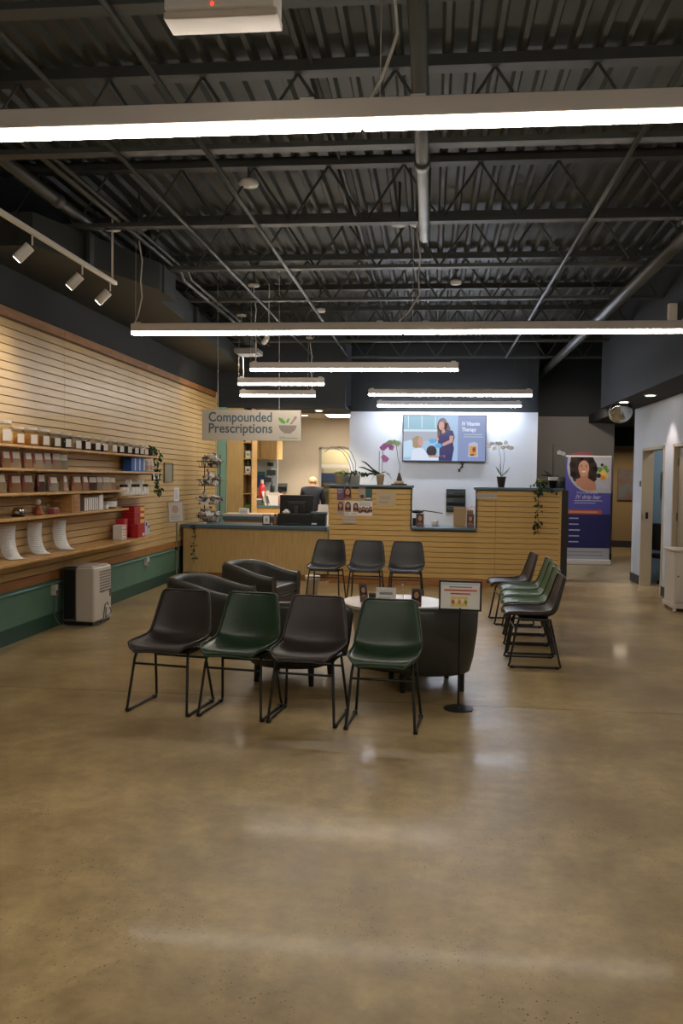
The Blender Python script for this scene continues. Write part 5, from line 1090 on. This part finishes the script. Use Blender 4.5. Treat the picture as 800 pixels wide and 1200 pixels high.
for x, y, a, l_ in [(-1.09, 6.76, 168, 'dark club armchair hidden behind the middle front chairs, its back to the camera'), (-2.10, 7.95, 86, 'club armchair behind the leftmost front chair, facing right'), (-1.93, 9.42, 76, 'club armchair farthest back on the left with its seat visible')]:
    c = copy_tree(cl); c.location = (x, y, 0); c.rotation_euler = (0, 0, radians(a)); c['label'] = l_

# round table with items
t = thing('round_table', 'round white table in the middle of the club chairs', 'table', (-.31, 7.42, 0))
part('tabletop', g_lathe([(.44, .52), (.455, .53), (.455, .55), (.44, .556)], 40), OFFW, t, smooth=False); part('drum', g_lathe([(.30, .02), (.38, .50), (.38, .52)], 32), OFFW, t, smooth=True); part('foot', g_lathe([(.30, 0), (.30, .025)], 32), BLK, t)
t = thing('tent_card', 'white card with faint script standing on the round table', 'card', (-.37, 7.22, .557)); part('sheet', xf(g_box(-.085, .085, -.002, .002, 0, .14), T(rx=radians(-10))), PAPER, t); part('back_leaf', xf(g_box(-.085, .085, -.002, .002, 0, .14), T(0, .05, 0, rx=radians(10))), PAPER, t)
p = Print((-.085, -.003, .0), (1, 0, 0), (0, sin(radians(10)), cos(radians(10)))); p.lines(.03, .14, .075, .105, 1, INKG, 1, .7, 0); p.lines(.02, .15, .03, .06, 2, INKG, 1); p.build('print', t)
photo_card('brochure', 'folded brochure with a dark-haired woman left of the white card on the table', -.56, 7.30, .557, .075, .16, radians(25), 18, HAIRD)
photo_card('brochure', 'upright brochure with a woman right of the white card on the table', -.11, 7.12, .557, .085, .15, radians(-8), 6, HAIRD)
t = thing('reed_stick', 'single pale stick in a tiny holder on the round table', 'stick', (-.22, 7.24, .557)); part('stick', g_tube([(0, 0, .01), (-.01, 0, .16)], .003), OFFW, t); part('tip', g_ball((-.01, 0, .165), .009), OFFW, t); part('holder', g_lathe([(.02, 0), (.02, .02), (.006, .025)], 10), OFFW, t)
t = thing('wooden_block', 'small brown holder behind the left brochure on the table', 'holder', (-.49, 7.36, .557)); part('block', g_box(-.035, .035, -.03, .03, 0, .075), TERRA, t, bevel=.006); part('slot', g_box(-.02, .02, -.031, -.029, .03, .06), BLK, t)

# sign stand
t = thing('sign_stand', 'black floor sign stand with a framed notice beside the armchair', 'sign', (.215, 6.04, 0), radians(-4))
part('base', g_lathe([(.015, .028), (.02, .012), (.10, .008), (.105, .004), (.105, 0)][::-1], 24), BLKM, t); part('base_bar', g_box(-.02, .10, -.06, .06, 0, .008), BLKM, t); part('pole', g_tube([(0, 0, .005), (0, 0, .72)], .0085, 10), BLKM, t)
x0, x1, z0, z1 = -.15, .148, .70, .912
for q in (g_box(x0, x1, -.012, .004, z0, z0+.012), g_box(x0, x1, -.012, .004, z1-.012, z1), g_box(x0, x0+.012, -.012, .004, z0, z1), g_box(x1-.012, x1, -.012, .004, z0, z1)): part('frame_side', q, BLKM, t, bevel=.002)
part('notice', g_box(x0+.01, x1-.01, -.006, .0, z0+.01, z1-.01), PAPER, t)
p = Print((x0, -.0062, z0), (1, 0, 0), (0, 0, 1)); p.rect(.02, .275, .180, .192, mat('pale_blue_band', '#b9c4d0')); p.lines(.07, .23, .160, .174, 1, INKG, 2, .6, 0); p.lines(.035, .265, .135, .152, 1, INKR, 2, .65, 0); p.lines(.08, .22, .112, .128, 1, INKR, 2, .65, 0)
p.rect(.085, .20, .03, .10, mat('pale_yellow_print', '#d8c070'), 2)
for k, c in enumerate([INKR, PAPER, ORNG, PAPER, LEAFL]): p.ell(.10+k*.022, .06+.01*(k % 2), .011, .016, c, 3, 10)
p.build('print', t)
